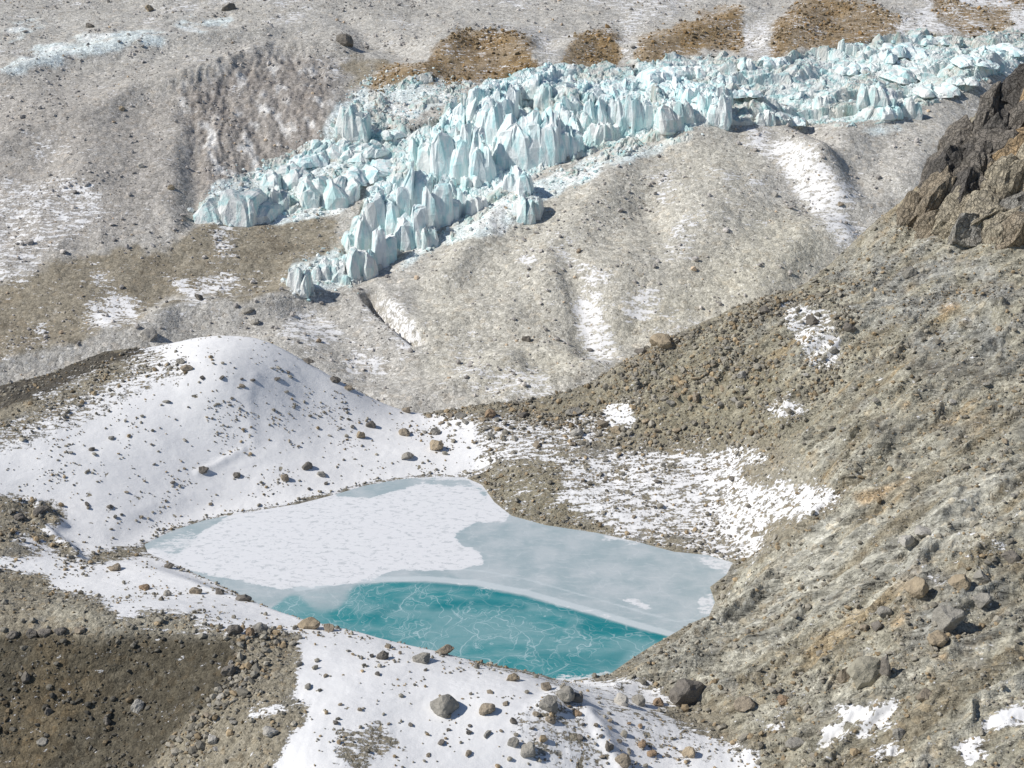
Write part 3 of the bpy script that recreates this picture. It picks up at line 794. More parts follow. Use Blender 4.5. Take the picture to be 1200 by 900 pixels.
    T.L(T.bump(T.math('ADD', T.math('MULTIPLY', n2, .10), T.math('MULTIPLY', n3, .05)), .6, 1.0), b.inputs['Normal'])
    return m
MAT_LAKE = lake_material()

# ------------------------------------------------------------------ mesh building
COL = SC.collection

def mesh_from(name, V, F, mats, smooth=True, cols=None, floats=None, colname='tint'):
    me = bpy.data.meshes.new(name)
    V = np.ascontiguousarray(V, np.float32); F = np.ascontiguousarray(F, np.int32)
    me.vertices.add(len(V)); me.vertices.foreach_set('co', V.ravel())
    k = F.shape[1]
    me.loops.add(F.size); me.loops.foreach_set('vertex_index', F.ravel())
    me.polygons.add(len(F)); me.polygons.foreach_set('loop_start', np.arange(0, F.size, k, dtype=np.int32))
    me.polygons.foreach_set('loop_total', np.full(len(F), k, np.int32))
    me.polygons.foreach_set('use_smooth', np.full(len(F), smooth, bool))
    me.update(calc_edges=True)
    if cols is not None:
        a = me.color_attributes.new(colname, 'FLOAT_COLOR', 'POINT')
        c4 = np.ones((len(V), 4), np.float32); c4[:, :3] = cols
        a.data.foreach_set('color', c4.ravel())
    for nm, arr in (floats or {}).items():
        a = me.attributes.new(nm, 'FLOAT', 'POINT'); a.data.foreach_set('value', np.ascontiguousarray(arr, np.float32).ravel())
    for q in mats: me.materials.append(q)
    return me

def link(name, me, parent=None, **props):
    o = bpy.data.objects.new(name, me); COL.objects.link(o)
    if parent is not None: o.parent = parent
    for k, v in props.items():
        if v is not None: o[k] = v
    return o

def sheet_objects(sh, masks, tint, snow, regions, bed):
    """cut one sheet of land into its named pieces (they share their borders)"""
    nr, nc = sh.X.shape
    idx = np.arange(nr * nc).reshape(nr, nc)
    quads = np.stack([idx[:-1, :-1], idx[:-1, 1:], idx[1:, 1:], idx[1:, :-1]], -1).reshape(-1, 4)
    reg = regions.ravel()[quads[:, 0]]
    V = np.stack([sh.X.ravel(), sh.Y.ravel(), sh.Z.ravel()], 1)
    out = []
    for r, (name, mat) in enumerate(masks):
        q = quads[reg == r]
        if not len(q): continue
        used = np.unique(q); remap = np.full(nr * nc, -1); remap[used] = np.arange(len(used))
        me = mesh_from(name, V[used], remap[q], [mat], name != 'glacier', tint.reshape(-1, 3)[used], {'snow': snow.ravel()[used], 'bed': bed.ravel()[used]})
        out.append(link(name, me, kind='structure'))
    return out

def lin(c):
    c = np.array(c, float) / 255.0
    return np.where(c <= .04045, c / 12.92, ((c + .055) / 1.055) ** 2.4)

def blend(base, c, m):
    return base * (1 - m[..., None]) + np.array(c) * m[..., None]

# ---- near land: tints
X, Y = near.X, near.Y
jx = 7 * fbm(X * .12, Y * .12, 3, 101); jy = 4 * fbm(X * .12, Y * .12, 3, 111)
px, py = near.px + jx, near.py + jy
right = look(M_RIGHT, px, py)
tint = np.zeros(X.shape + (3,)) + np.array((.255, .225, .175))
big = fbm(X * .03, Y * .03, 4, 120); mid = fbm(X * .12, Y * .12, 4, 130)
a_ = X * 0.88 + Y * 0.475; b_ = -X * 0.475 + Y * 0.88
st = fbm(a_ * .025 + .4 * big, b_ * .16, 4, 140, .6)
tint = blend(tint, (.30, .277, .222), right)
tint = blend(tint, (.40, .375, .315), right * sstep(.02, .32, st) * .8)
tint = blend(tint, (.20, .165, .115), right * sstep(.05, .35, -st) * .65)
tint = blend(tint, (.34, .255, .15), right * sstep(.22, .42, fbm(a_ * .04, b_ * .12, 4, 150)) * .7)
tint = blend(tint, (.22, .215, .205), sstep(.15, .45, mid) * .5)
SLABM = area([(1, [(716, 792), (800, 738), (850, 712), (900, 655), (980, 605), (1100, 565), (1260, 530), (1260, 610), (1080, 660), (960, 720), (880, 770), (800, 785)]),
             (.8, [(880, 575), (1000, 520), (1100, 490), (1260, 460), (1260, 500), (1060, 545), (930, 590)]), (.8, [(1040, 700), (1090, 640), (1180, 650), (1190, 760), (1100, 790)]), (.6, [(900, 830), (1200, 750), (1260, 780), (1050, 850), (930, 850)]),
             (.6, [(1050, 440), (1200, 390), (1260, 400), (1260, 440), (1100, 470)])], 6)
SLAB0 = SLABM
PALE_N = area([(1, [(716, 790), (800, 738), (850, 712), (900, 660), (980, 610), (1100, 570), (1250, 540), (1250, 600), (1080, 650), (960, 690), (880, 750), (800, 775)]),
               (.7, [(900, 560), (1000, 520), (1010, 555), (930, 570)])], 8)
tint = blend(tint, (.46, .435, .375), look(PALE_N, px, py) * sstep(-.45, .15, st) * .8)
tint = blend(tint, (.37, .355, .315), look(SLAB0, px, py) * sstep(-.3, .1, st) * .45)
DKR = area([(1, [(1040, 420), (1110, 400), (1180, 395), (1200, 440), (1160, 470), (1100, 450), (1050, 440)]), (.8, [(1150, 330), (1215, 320), (1215, 380), (1160, 385)]), (.8, [(1080, 690), (1130, 690), (1165, 740), (1110, 770), (1080, 740)]),
             (.7, [(1000, 500), (1120, 480), (1200, 490), (1200, 515), (1100, 510), (1010, 525)]), (.7, [(900, 860), (960, 840), (1100, 800), (1100, 815), (980, 860), (900, 880)])], 4)
tint = blend(tint, (.145, .13, .11), look(DKR, px, py) * sstep(-.15, .25, st + .5 * mid) * .8)
SLAB = look(SLABM, px, py) * sstep(-.25, .1, st + .3 * mid)
OCH_N = area([(1, [(1098, 356), (1118, 355), (1128, 366), (1105, 370)]), (.8, [(1000, 580), (1050, 565), (1110, 545), (1080, 575), (1010, 595)]), (.7, [(1050, 690), (1075, 665), (1080, 700), (1060, 740), (1040, 735)]),
              (.8, [(1085, 745), (1105, 755), (1110, 775), (1095, 772)]), (.7, [(1050, 472), (1070, 470), (1062, 480)]), (.9, [(1175, 170), (1215, 130), (1215, 240), (1175, 225)])], 1)
tint = blend(tint, (.42, .27, .13), look(OCH_N, px, py) * sstep(-.3, .2, st) * .75)
GRN = area([(1, [(560, 556), (650, 540), (670, 590), (720, 622), (600, 606)]), (1, [(700, 500), (900, 400), (960, 500), (880, 520), (760, 520)]), (.8, [(560, 480), (700, 455), (760, 420), (860, 370), (860, 420), (700, 490)])], 6)
tint = blend(tint, (.235, .21, .155), look(GRN, px, py) * .8)
GRYB = area([(1, [(960, 330), (1010, 280), (1080, 250), (1220, 330), (1220, 440), (1080, 420), (1000, 370)]), (.8, [(1040, 640), (1130, 640), (1180, 700), (1120, 790), (1060, 750)])], 8)
tint = blend(tint, (.30, .295, .28), look(GRYB, px, py) * sstep(-.35, .2, mid) * .7)
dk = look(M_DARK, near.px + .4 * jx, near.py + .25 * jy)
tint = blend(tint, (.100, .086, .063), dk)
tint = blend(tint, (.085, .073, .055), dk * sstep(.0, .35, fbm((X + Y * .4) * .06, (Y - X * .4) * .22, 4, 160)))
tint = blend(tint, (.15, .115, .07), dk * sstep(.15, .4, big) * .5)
PL = area([(1, [(60, 690), (130, 718), (250, 722), (258, 740), (100, 741), (40, 715)])], 5)
tint = blend(tint, (.34, .315, .26), look(PL, px, py) * .7)
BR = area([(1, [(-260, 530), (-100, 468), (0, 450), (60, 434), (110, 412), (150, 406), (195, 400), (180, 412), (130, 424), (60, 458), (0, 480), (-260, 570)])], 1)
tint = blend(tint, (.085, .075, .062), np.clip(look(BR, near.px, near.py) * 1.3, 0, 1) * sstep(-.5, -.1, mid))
SH = poly_dist(X, Y, SHORE, True)
cl = look(M_CLIFF, px, py)
tint = blend(tint, (.19, .175, .165), cl * sstep(-.3, .2, mid) * .9)
snow = look(M_SNOW_N, px, py)
snow = snow - .06 * look(area([(1, [(190, 420), (240, 400), (240, 440), (150, 480), (0, 540), (0, 510)])], 4), px, py)
snow = np.where(SH < .8, np.minimum(snow, .55), snow)
snow = snow + .7 * sstep(.82, 1, snow)
snow = np.where(SH < .8, np.minimum(snow, .55), snow)
spk = sstep(.10, .45, fbm(X * .42, Y * .34, 4, 310, .65)) * sstep(-.25, .3, fbm(X * .06, Y * .06, 3, 320))
snow = snow - np.clip(snow, 0, 2) * .85 * spk
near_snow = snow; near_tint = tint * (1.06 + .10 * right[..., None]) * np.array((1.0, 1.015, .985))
REG = area([(0, [(0, 0)] * 3)], 0)
regn = np.zeros(X.shape, int)                                       # lake shore ground
dome = look(area([(1, [(-300, 640), (-300, 300), (520, 300), (520, 490), (560, 540), (545, 560), (430, 570), (300, 602), (170, 642), (95, 657), (0, 640)])], 0), near.px, near.py) > .5
fore = look(area([(1, [(-300, 640), (0, 640), (95, 657), (200, 655), (340, 695), (480, 765), (640, 800), (760, 822), (850, 850), (1000, 1200), (-300, 1200)])], 0), near.px, near.py) > .5
Yf = Y
regn[look(M_RIGHT, near.px, near.py) > .5] = 2
regn[dome] = 1
regn[fore] = 3
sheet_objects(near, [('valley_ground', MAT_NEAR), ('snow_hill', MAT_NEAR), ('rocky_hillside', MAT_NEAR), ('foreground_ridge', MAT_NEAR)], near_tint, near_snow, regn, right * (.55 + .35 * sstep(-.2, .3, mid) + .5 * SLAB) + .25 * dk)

# ---- far land: tints
X, Y = far.X, far.Y
jx = 7 * fbm(X * .05, Y * .05, 3, 201); jy = 5 * fbm(X * .05, Y * .05, 3, 211)
px, py = far.px + jx, far.py + jy
big = fbm(X * .012, Y * .012, 4, 220); mid = fbm(X * .05, Y * .05, 4, 230)
tint = np.zeros(X.shape + (3,)) + np.array((.385, .368, .340))
tint = blend(tint, (.32, .305, .28), sstep(.0, .4, big) * .4)
tint = blend(tint, (.47, .455, .425), sstep(.1, .45, mid) * .35)
tint = blend(tint, (.43, .405, .335), look(M_TAN, px, py) * .75)
LEFTM = area([(1, [(-260, 90), (0, 100), (200, 90), (400, 60), (390, 190), (240, 250), (140, 290), (0, 320), (-260, 330)])], 12)
tint = blend(tint, (.315, .292, .268), look(LEFTM, px, py) * .8)
tint = blend(tint, (.235, .212, .195), look(M_FOLD, px, py) * (.6 + .3 * sstep(-.2, .3, mid)))
tint = blend(tint, (.58, .57, .56), look(M_FOLD, px, py) * sstep(.1, .4, fbm((X + .25 * Y) * .12, (Y - .3 * X) * .05, 4, 236)) * .8)
bn = sstep(.25, .6, look(M_BRN, px, py) + .5 * fbm(X * .09, Y * .06, 4, 238, .6))
tint = blend(tint, (.215, .185, .135), bn * .85)
tint = blend(tint, (.16, .135, .10), bn * sstep(.1, .4, mid) * .6)
oc = look(M_OCHRE, px, py)
of = sstep(.36, .56, oc + .85 * fbm(X * .07, Y * .045, 5, 240, .68) + .45 * np.minimum(0, fbm(X * .16, Y * .10, 4, 242, .65)) - .02)
tint = blend(tint, (.235, .165, .088), of * np.clip(oc * 1.1, 0, 1) * (.8 + .2 * sstep(-.2, .2, mid)))
tint = blend(tint, (.155, .11, .062), of * oc * sstep(.05, .4, fbm(X * .12, Y * .12, 4, 250)) * .8)
pl = look(M_PALE, px, py)
pf = sstep(.38, .62, pl + .45 * fbm(X * .09, Y * .07, 4, 260))
tint = blend(tint, (.60, .67, .68), pf * .75)
tint = blend(tint, (.62, .61, .60), pf * sstep(.0, .3, mid) * .6)
gl0 = look(M_GLAC, far.px + .6 * jx, far.py + .6 * jy)
snow = look(M_SNOW_F, px, py) * (1 - of * .5)
snow = np.maximum(snow, -.15 + .42 * sstep(.0, .5, fbm(X * .03, Y * .03, 4, 270)) + .15 * sstep(600, 780, Y))
snow = np.where(of > .5, snow * .5 + .16, snow)
glac = gl0 > .5
regf = np.zeros(X.shape, int)
regf[Y > 700] = 1
regf[(far.px < 430) & (Y > 500)] = 1
regf[gl0 > .93] = 9
sheet_objects(far, [('moraine', MAT_FAR), ('mountainside', MAT_FAR)], tint * np.array((1.20, 1.205, 1.18)), snow, regf, .12 * np.ones(X.shape))

# ---- the glacier: one broken sheet of ice
X, Y = icy.X, icy.Y
dirt = fbm(X * .035, Y * .03, 4, 290); dirt2 = fbm(X * .15, Y * .12, 4, 295, .6); fall = ice_info['fall']; kk = ice_info['k']; mm_ = ice_info['m']
gt = np.ones(X.shape + (3,))
dirty = np.clip(sstep(.0, .35, dirt) * .8 + (1 - sstep(.45, .95, mm_)) * .8 + .45 * (1 - fall) + .9 * (1 - kk), 0, 1.25)
gt = blend(gt, (.78, .725, .675), np.clip(dirty, 0, 1))
gt = blend(gt, (.50, .44, .375), sstep(.12, .42, dirt2) * np.clip(dirty, 0, 1) * .8)
gt = blend(gt, (.72, .80, .82), sstep(.15, .45, -dirt2) * .5)
nr, nc = X.shape
idx = np.arange(nr * nc).reshape(nr, nc)
q = np.stack([idx[:-1, :-1], idx[:-1, 1:], idx[1:, 1:], idx[1:, :-1]], -1).reshape(-1, 4)
q = q[mm_.ravel()[q].min(1) > .36]
used = np.unique(q); remap = np.full(nr * nc, -1); remap[used] = np.arange(len(used))
V = np.stack([X.ravel(), Y.ravel(), icy.Zreal.ravel()], 1)[used]
link('glacier', mesh_from('glacier', V, remap[q], [MAT_ICE], False, gt.reshape(-1, 3)[used]), kind='structure')
X, Y = far.X, far.Y

# ------------------------------------------------------------------ the frozen lake
xs = [p[0] for p in SHORE]; ys = [p[1] for p in SHORE]
lx = np.arange(min(xs) - 3, max(xs) + 3, .42); ly = np.arange(min(ys) - 3, max(ys) + 3, .55)
LX, LY = np.meshgrid(lx, ly)
LZ = np.zeros(LX.shape)
sd = lake_sd(LX, LY)
lpx, lpy = project(LX, LY, LZ)
jx = 5 * fbm(LX * .15, LY * .15, 3, 301); jy = 3 * fbm(LX * .15, LY * .15, 3, 311)
L_SNOW = area([(1, [(120, 650), (200, 640), (300, 590), (430, 555), (560, 545), (600, 600), (592, 612), (560, 612), (530, 625), (540, 640), (565, 648), (566, 662), (540, 668), (470, 668), (410, 684), (330, 690), (240, 672), (180, 660)]),
               (.0, [(385, 580), (420, 568), (490, 560), (500, 566), (470, 572), (430, 585)]), (.35, [(480, 560), (545, 560), (570, 575), (575, 592), (555, 572), (500, 568)]),
               (.5, [(170, 640), (225, 618), (235, 630), (205, 655)]),
               (.8, [(722, 702), (742, 700), (770, 712), (760, 716)]), (.6, [(700, 625), (760, 630), (750, 640), (705, 634)]), (.62, [(800, 650), (862, 655), (860, 675), (835, 668)]), (.6, [(815, 700), (840, 690), (842, 720), (820, 725)]),
               (.66, [(620, 697), (560, 684), (500, 678), (430, 678), (428, 681), (500, 682), (560, 688), (620, 700), (700, 722), (780, 742), (790, 744), (760, 732), (700, 716)]),
               (.55, [(530, 800), (720, 786), (720, 800), (540, 812)])], 1)
L_CLEAR = area([(1, [(345, 692), (400, 684), (440, 683), (500, 682), (560, 687), (620, 700), (700, 722), (760, 740), (792, 746), (800, 760), (700, 830), (500, 830), (300, 730)]),
                (.42, [(330, 690), (400, 682), (420, 690), (400, 720), (370, 722)]), (.28, [(535, 622), (600, 612), (640, 640), (560, 665)])], 3)
L_DEEP = area([(1, [(465, 683), (520, 681), (580, 690), (640, 704), (700, 722), (760, 738), (790, 746), (770, 752), (740, 740), (690, 742), (672, 735), (690, 728), (650, 714), (600, 700), (540, 690)]),
               (1, [(520, 705), (570, 702), (620, 710), (615, 716), (560, 710), (500, 716)]), (.9, [(668, 735), (700, 722), (760, 738), (745, 745), (700, 742)]),
               (.7, [(425, 725), (440, 712), (480, 706), (450, 722), (440, 732)]), (.6, [(600, 760), (680, 765), (720, 772), (640, 776)]), (.6, [(630, 782), (740, 760), (720, 785)])], 1)
jd = 3
cov = np.stack([look(L_SNOW, lpx + jx, lpy + jy), look(L_CLEAR, lpx + jx * .5, lpy + jy * .4), look(L_DEEP, lpx + jx * .7, lpy + jy * .5)], -1)
RIM = [at(x_, y_, z=0)[:2] for x_, y_ in [(350, 690), (400, 682), (440, 679), (500, 678), (560, 683), (620, 695), (660, 707), (700, 718), (750, 733), (790, 744), (812, 742)]]
rim = np.exp(-(poly_dist(LX, LY, RIM) / 1.3) ** 2)
rim = np.maximum(rim, .6 * np.exp(-(poly_dist(LX, LY, [(p[0] + 1, p[1] + 5) for p in RIM]) / .7) ** 2))
nr, nc = LX.shape
idx = np.arange(nr * nc).reshape(nr, nc)
q = np.stack([idx[:-1, :-1], idx[:-1, 1:], idx[1:, 1:], idx[1:, :-1]], -1).reshape(-1, 4)
q = q[sd.ravel()[q].min(1) < 1.2]
used = np.unique(q); remap = np.full(nr * nc, -1); remap[used] = np.arange(len(used))
LV = np.stack([LX.ravel(), LY.ravel(), LZ.ravel()], 1)[used]
me = mesh_from('lake', LV, remap[q], [MAT_LAKE], True, cov.reshape(-1, 3)[used], {'rim': rim.ravel()[used]}, colname='cover')
link('lake', me, kind='structure')

# ------------------------------------------------------------------ ice pinnacles
import bmesh
def ico(sub):
    bm = bmesh.new(); bmesh.ops.create_icosphere(bm, subdivisions=sub, radius=1.0)
    bm.verts.index_update()
    V = np.array([v.co[:] for v in bm.verts]); F = np.array([[q.index for q in f.verts] for f in bm.faces]); bm.free()
    return V, F
ICO3 = ico(3)

def pinnacle_mesh(name, w, h, depth, lean, peak, seed, blunt=.25, tint=(1, 1, 1)):
    """a cluster of upright ice slabs split by clefts: flat broken walls and slanting broken tops; sunk below z = 0"""
    r = random.Random(seed)
    n_sl = 1 if w < h * .30 else 2 if w < h * .7 else 3 if w < h * 1.1 else 4
    wide = w > h * 1.15
    Vs, Fs = [], []; off = 0
    for k in range(n_sl):
        sw = w / n_sl * (1.0 if n_sl == 1 else 1.7 if wide else 1.4) * r.uniform(.75, 1.25)
        c = (k + .5) / n_sl - .5
        hk = h * (1 - (peak * .55 * abs(c * 2) ** 1.2 if n_sl > 2 else peak * .4 * (k == (seed % 2)) if n_sl == 2 else 0)) * r.uniform(.62 if wide else .82, 1.05)
        V = ICO3[0].copy()
        V = np.sign(V) * np.abs(V) ** .42                     # towards a box
        V[:, 0] *= sw * .5; V[:, 1] *= depth * .5; V[:, 2] = (V[:, 2] * .72 + .28) * hk
        u = np.clip(V[:, 2] / hk, 0, 1)
        V[:, 0] *= 1.12 - (.34 if wide else .36) * u ** 1.3
        V[:, 1] *= 1.2 - (.42 if wide else .52) * u ** 1.3
        cuts = []
        for sg in (-1, 1):                                    # roof-like top, one side steeper
            ang = r.uniform(.25, .6) + .5 * peak * r.random()
            cuts.append((Vector((sg * math.sin(ang), r.uniform(-.25, .25), math.cos(ang))), Vector((0, 0, hk * r.uniform(.86, 1.0)))))
        for _ in range(5):                                    # broken walls
            an = r.uniform(0, 2 * math.pi); el = r.uniform(.0, .9 if wide else .45)
            d = Vector((math.cos(an) * math.cos(el), math.sin(an) * math.cos(el), math.sin(el)))
            cuts.append((d, d * (abs(d.x) * sw * .5 + abs(d.y) * depth * .5) * r.uniform(.68, .92) + Vector((0, 0, hk * r.uniform(.2, .5)))))
        for _ in range(3):
            an = r.uniform(0, 2 * math.pi)
            d = Vector((math.cos(an) * .7, math.sin(an) * .7, .7)).normalized()
            cuts.append((d, Vector((math.cos(an) * sw * .25, math.sin(an) * depth * .25, hk * r.uniform(.72, .95)))))
        for d, p0 in cuts:
            dd = np.array(d[:]); q = (V - np.array(p0[:])) @ dd
            V = V - np.maximum(q, 0)[:, None] * dd
        # vertical flutes and rough breakage
        g = 5.0 / max(w, 2.0)
        fl = ridged(V[:, 0] * g * 1.2 + V[:, 1] * g + seed, V[:, 2] * g * .12 + k * 7, 2, seed % 50)
        V[:, 1] += np.sign(V[:, 1]) * fl * .12 * sw; V[:, 0] += np.sign(V[:, 0]) * fl * .09 * sw
        V[:, 2] += .07 * hk * fbm(V[:, 0] * g * 1.5, V[:, 1] * g * 1.5 + seed, 3, 3) * u
        e_, h_, ox_, oy_ = cells(V[:, 0] / sw * 2.2 + seed * .37, V[:, 1] / depth * 2.6 + k * 3.1, 8)
        V[:, 2] += u ** 2 * hk * (.26 * (crand(h_, 1) - .6) + .22 * ox_ * (crand(h_, 2) - .5))
        e_, h_, ox_, oy_ = cells((V[:, 0] + V[:, 1]) / sw * 1.5 + seed * .11, V[:, 2] / hk * 1.6 + k * 1.7, 9)
        V[:, 0] += sw * .16 * (crand(h_, 1) - .5); V[:, 1] += sw * .16 * (crand(h_, 2) - .5)
        V[:, 0] += c * w + lean[0] * u * h * .22; V[:, 1] += r.uniform(-.2, .2) * depth + lean[1] * u * h * .2
        a = r.uniform(-.25, .25); ca, sa = math.cos(a), math.sin(a)
        Vs.append(V); Fs.append(ICO3[1] + off); off += len(V)
    V = np.concatenate(Vs); F = np.concatenate(Fs)
    me = mesh_from(name, V, F, [MAT_ICE], False, np.repeat(np.array([tint]), len(V), 0))
    return me

SERACS = [  # photo x, top y, base y, width px, peak, lean x, tint, label
    (595, 98, 130, 18, .2, .1, 1, 'small upright ice block standing behind the tall split ice tower'),
    (582, 97, 130, 26, .5, -.2, 1, 'pointed ice pinnacle at the upper left corner of the tall ice towers'),
    (573, 116, 165, 26, .35, -.2, 1, 'long fluted ice wall below the corner pinnacle'),
    (605, 128, 200, 31, .3, -.25, 1, 'tallest rounded ice tower left of the wide ice wall'),
    (634, 131, 188, 30, .1, 0, 1, 'wide flat-topped ice wall in the middle of the icefall'),
    (652, 129, 186, 17, .2, .1, 1, 'narrow ice pillar forming the right end of the wide flat-topped ice wall'),
    (668, 143, 178, 24, .5, -.2, 1, 'low leaning ice blade right of the dark crevasse'),
    (606, 192, 223, 27, .6, -.1, 1, 'triangular ice block at the foot of the tallest rounded ice tower'),
    (618, 228, 258, 30, .5, .1, .93, 'dirty lowest ice slab below the triangular ice block, at the rubble edge'),
    (552, 128, 190, 22, .5, .1, 1, 'tall thin ice blade left of the long fluted ice wall'),
    (566, 150, 208, 19, .4, 0, 1, 'slender ice blade in front of the long fluted ice wall'),
    (530, 143, 202, 30, .6, -.2, 1, 'broad triangular ice fin left of the tall thin ice blade'),
    (508, 158, 200, 24, .5, 0, .97, 'rounded ice hump behind the broken lower pinnacles'),
    (485, 184, 242, 30, .7, .1, 1, 'sharp ice peak at the top of the lower icefall'),
    (467, 205, 255, 22, .5, -.1, 1, 'narrow ice fin left of the sharp ice peak of the lower icefall'),
    (452, 212, 278, 26, .7, -.2, 1, 'steep pointed ice fin at the left edge of the lower icefall'),
    (482, 233, 290, 27, .6, .1, 1, 'pointed ice tower in the centre of the lower icefall'),
    (512, 208, 268, 27, .5, -.1, 1, 'tall ice tower on the right of the lower icefall'),
    (526, 228, 258, 18, .6, .2, 1, 'small ice fin leaning beside the right tower of the lower icefall'),
    (546, 210, 248, 13, .4, 0, 1, 'thin vertical ice pillar standing alone between lower and upper icefall'),
    (431, 228, 290, 22, .4, -.1, .97, 'blunt ice column on the far left side of the lower icefall'),
    (450, 256, 306, 24, .6, .2, 1, 'shaded ice wedge low in the icefall'),
    (423, 285, 322, 26, .4, 0, .95, 'lowest white ice block at the tongue of the icefall'),
    (385, 298, 326, 30, .3, 0, .93, 'squat ice block left of the tongue of the icefall'),
    (352, 312, 340, 22, .4, 0, .9, 'small dirty ice block farthest down and left of the icefall tongue'),
    (364, 175, 194, 34, .25, 0, 1, 'clean white ice block perched on brown rubble'),
    (338, 191, 219, 44, .15, 0, .95, 'layered ice cliff block left of the wide bluish ice cliff'),
    (384, 199, 238, 54, .15, .1, .97, 'wide bluish ice cliff with vertical stripes above the brown rubble'),
    (405, 158, 184, 46, .3, 0, .97, 'smooth pale ice wall above the long low ice block'),
    (380, 158, 179, 24, .5, 0, .95, 'small triangular ice block beside the smooth pale ice wall'),
    (440, 182, 207, 62, .3, 0, 1, 'long low ice block above the lower icefall'),
    (412, 120, 162, 30, .6, 0, .86, 'grey dirty ice spire at the upper left of the glacier'),
    (278, 205, 258, 62, .6, .1, .9, 'large isolated ice cone in the rubble left of the icefall'),
    (318, 215, 245, 30, .4, 0, .85, 'grey ice mound right of the large isolated ice cone'),
    (620, 92, 112, 22, .3, 0, .95, 'low ice hump behind the split ice tower'),
    (665, 79, 97, 24, .4, 0, .97, 'small ice hummock at the back edge below the ochre rubble'),
    (697, 107, 150, 18, .2, .1, 1, 'stubby ice tower first in the row of fluted pillars'),
    (713, 106, 147, 16, .4, -.1, 1, 'second pillar in the row of fluted ice pillars'),
    (733, 100, 152, 16, .5, 0, 1, 'tallest narrow pillar in the row of fluted ice pillars'),
    (751, 102, 149, 18, .5, .1, 1, 'last pillar at the right end of the row of fluted ice pillars'),
    (704, 138, 165, 24, .4, .2, .97, 'low ice block in front of the row of fluted pillars'),
    (792, 115, 152, 34, .5, -.2, .97, 'bluish leaning ice slab right of the fluted pillars'),
    (810, 96, 120, 14, .5, .1, 1, 'small ice tooth above the bluish leaning slab'),
    (831, 101, 128, 18, .5, -.1, 1, 'ice tooth in the jagged row near the brown mound'),
    (843, 112, 147, 18, .6, .1, 1, 'sharp ice tooth just behind the brown mound'),
    (849, 95, 118, 14, .4, .1, .97, 'ice knob behind the sharp tooth near the brown mound'),
    (772, 69, 93, 36, .25, .1, 1, 'broad ice hump on the back rim of the glacier'),
    (735, 90, 104, 14, .5, 0, 1, 'tiny bluish ice peak in front of the back rim'),
    (806, 72, 90, 30, .2, 0, .97, 'long low ice block on the back rim of the glacier'),
    (874, 62, 80, 14, .6, 0, .95, 'small dark-sided ice tooth at the back rim'),
    (908, 58, 82, 26, .7, .1, 1, 'pyramid of ice at the back rim beside the brown rubble'),
    (870, 95, 112, 28, .3, 0, 1, 'short ice step in the middle of the upper glacier'),
    (898, 120, 145, 16, .6, .2, .97, 'shadowed ice tooth at the front edge of the upper glacier'),
    (930, 128, 146, 22, .4, 0, 1, 'low ice block at the front edge of the upper glacier'),
    (968, 92, 120, 20, .3, .2, .97, 'dark-faced ice step in the middle of the upper glacier'),
    (1000, 65, 85, 28, .3, .2, 1, 'ice block with shaded right side on the back of the glacier'),
    (1030, 78, 122, 32, .4, -.2, .95, 'large blue ice wall on the upper glacier'),
    (1062, 78, 98, 40, .2, 0, .97, 'long blue ice step right of the large blue wall'),
    (1062, 38, 62, 44, .6, 0, 1, 'wide ice peak rising on the far rim of the glacier'),
    (1095, 36, 52, 26, .3, 0, .95, 'low grey ice block right of the wide far peak'),
    (1066, 100, 138, 18, .5, -.1, .97, 'tall ice flake near the front moraine of the upper glacier'),
    (1042, 112, 136, 22, .5, -.2, 1, 'leaning ice flake left of the tall front flake'),
    (1100, 92, 112, 40, .3, 0, .97, 'broken ice step above the front moraine'),
    (1130, 85, 100, 26, .4, 0, .97, 'small ice knob near the right end of the glacier'),
    (1188, 83, 100, 14, .6, .1, .97, 'small ice tooth behind the dark cliff'),
    (1145, 60, 74, 40, .2, 0, 1, 'low ice swell at the far right of the glacier'),
    (1180, 46, 62, 40, .2, 0, 1, 'flat ice swell at the far right rim of the glacier'),
    (640, 96, 122, 24, .4, 0, .95, 'rough ice lump behind the wide flat-topped wall'),
    (590, 160, 186, 20, .5, 0, 1, 'ice flake squeezed between the tall towers'),
    (498, 262, 288, 20, .5, 0, .96, 'small ice flake at the lower right edge of the icefall'),
    (560, 222, 246, 20, .5, 0, .96, 'rounded ice lump below the upper towers'),
]
for i, (sx, ty, by_, w, pk, ln, tv, lab) in enumerate(SERACS):
    gx, gy, gz, mpp = ground(sx, by_)
    W = w * mpp * 1.10; H = (by_ - ty) * mpp * (1.05 if w < 1.1 * (by_ - ty) else .80) * (.62 if sx > 860 else .95)
    D = W * random.uniform(.7, 1.1)
    gz = float(far_top(gx, gy + D * .3)) * .6 + gz * .4
    me = pinnacle_mesh('ice_pinnacle', W, H, D, (ln, random.uniform(-.1, .1)), pk, 100 + i, random.uniform(.1, .5), (tv, tv * (.99 if tv == 1 else .96), tv * (.99 if tv == 1 else .94)))
    o = link('ice_pinnacle', me, label=lab, category='ice pinnacle', group='ice pinnacles of the glacier')
    o.location = (gx, gy + D * .35, gz - H * .04)
    o.rotation_euler = (0, 0, random.uniform(-.35, .35))

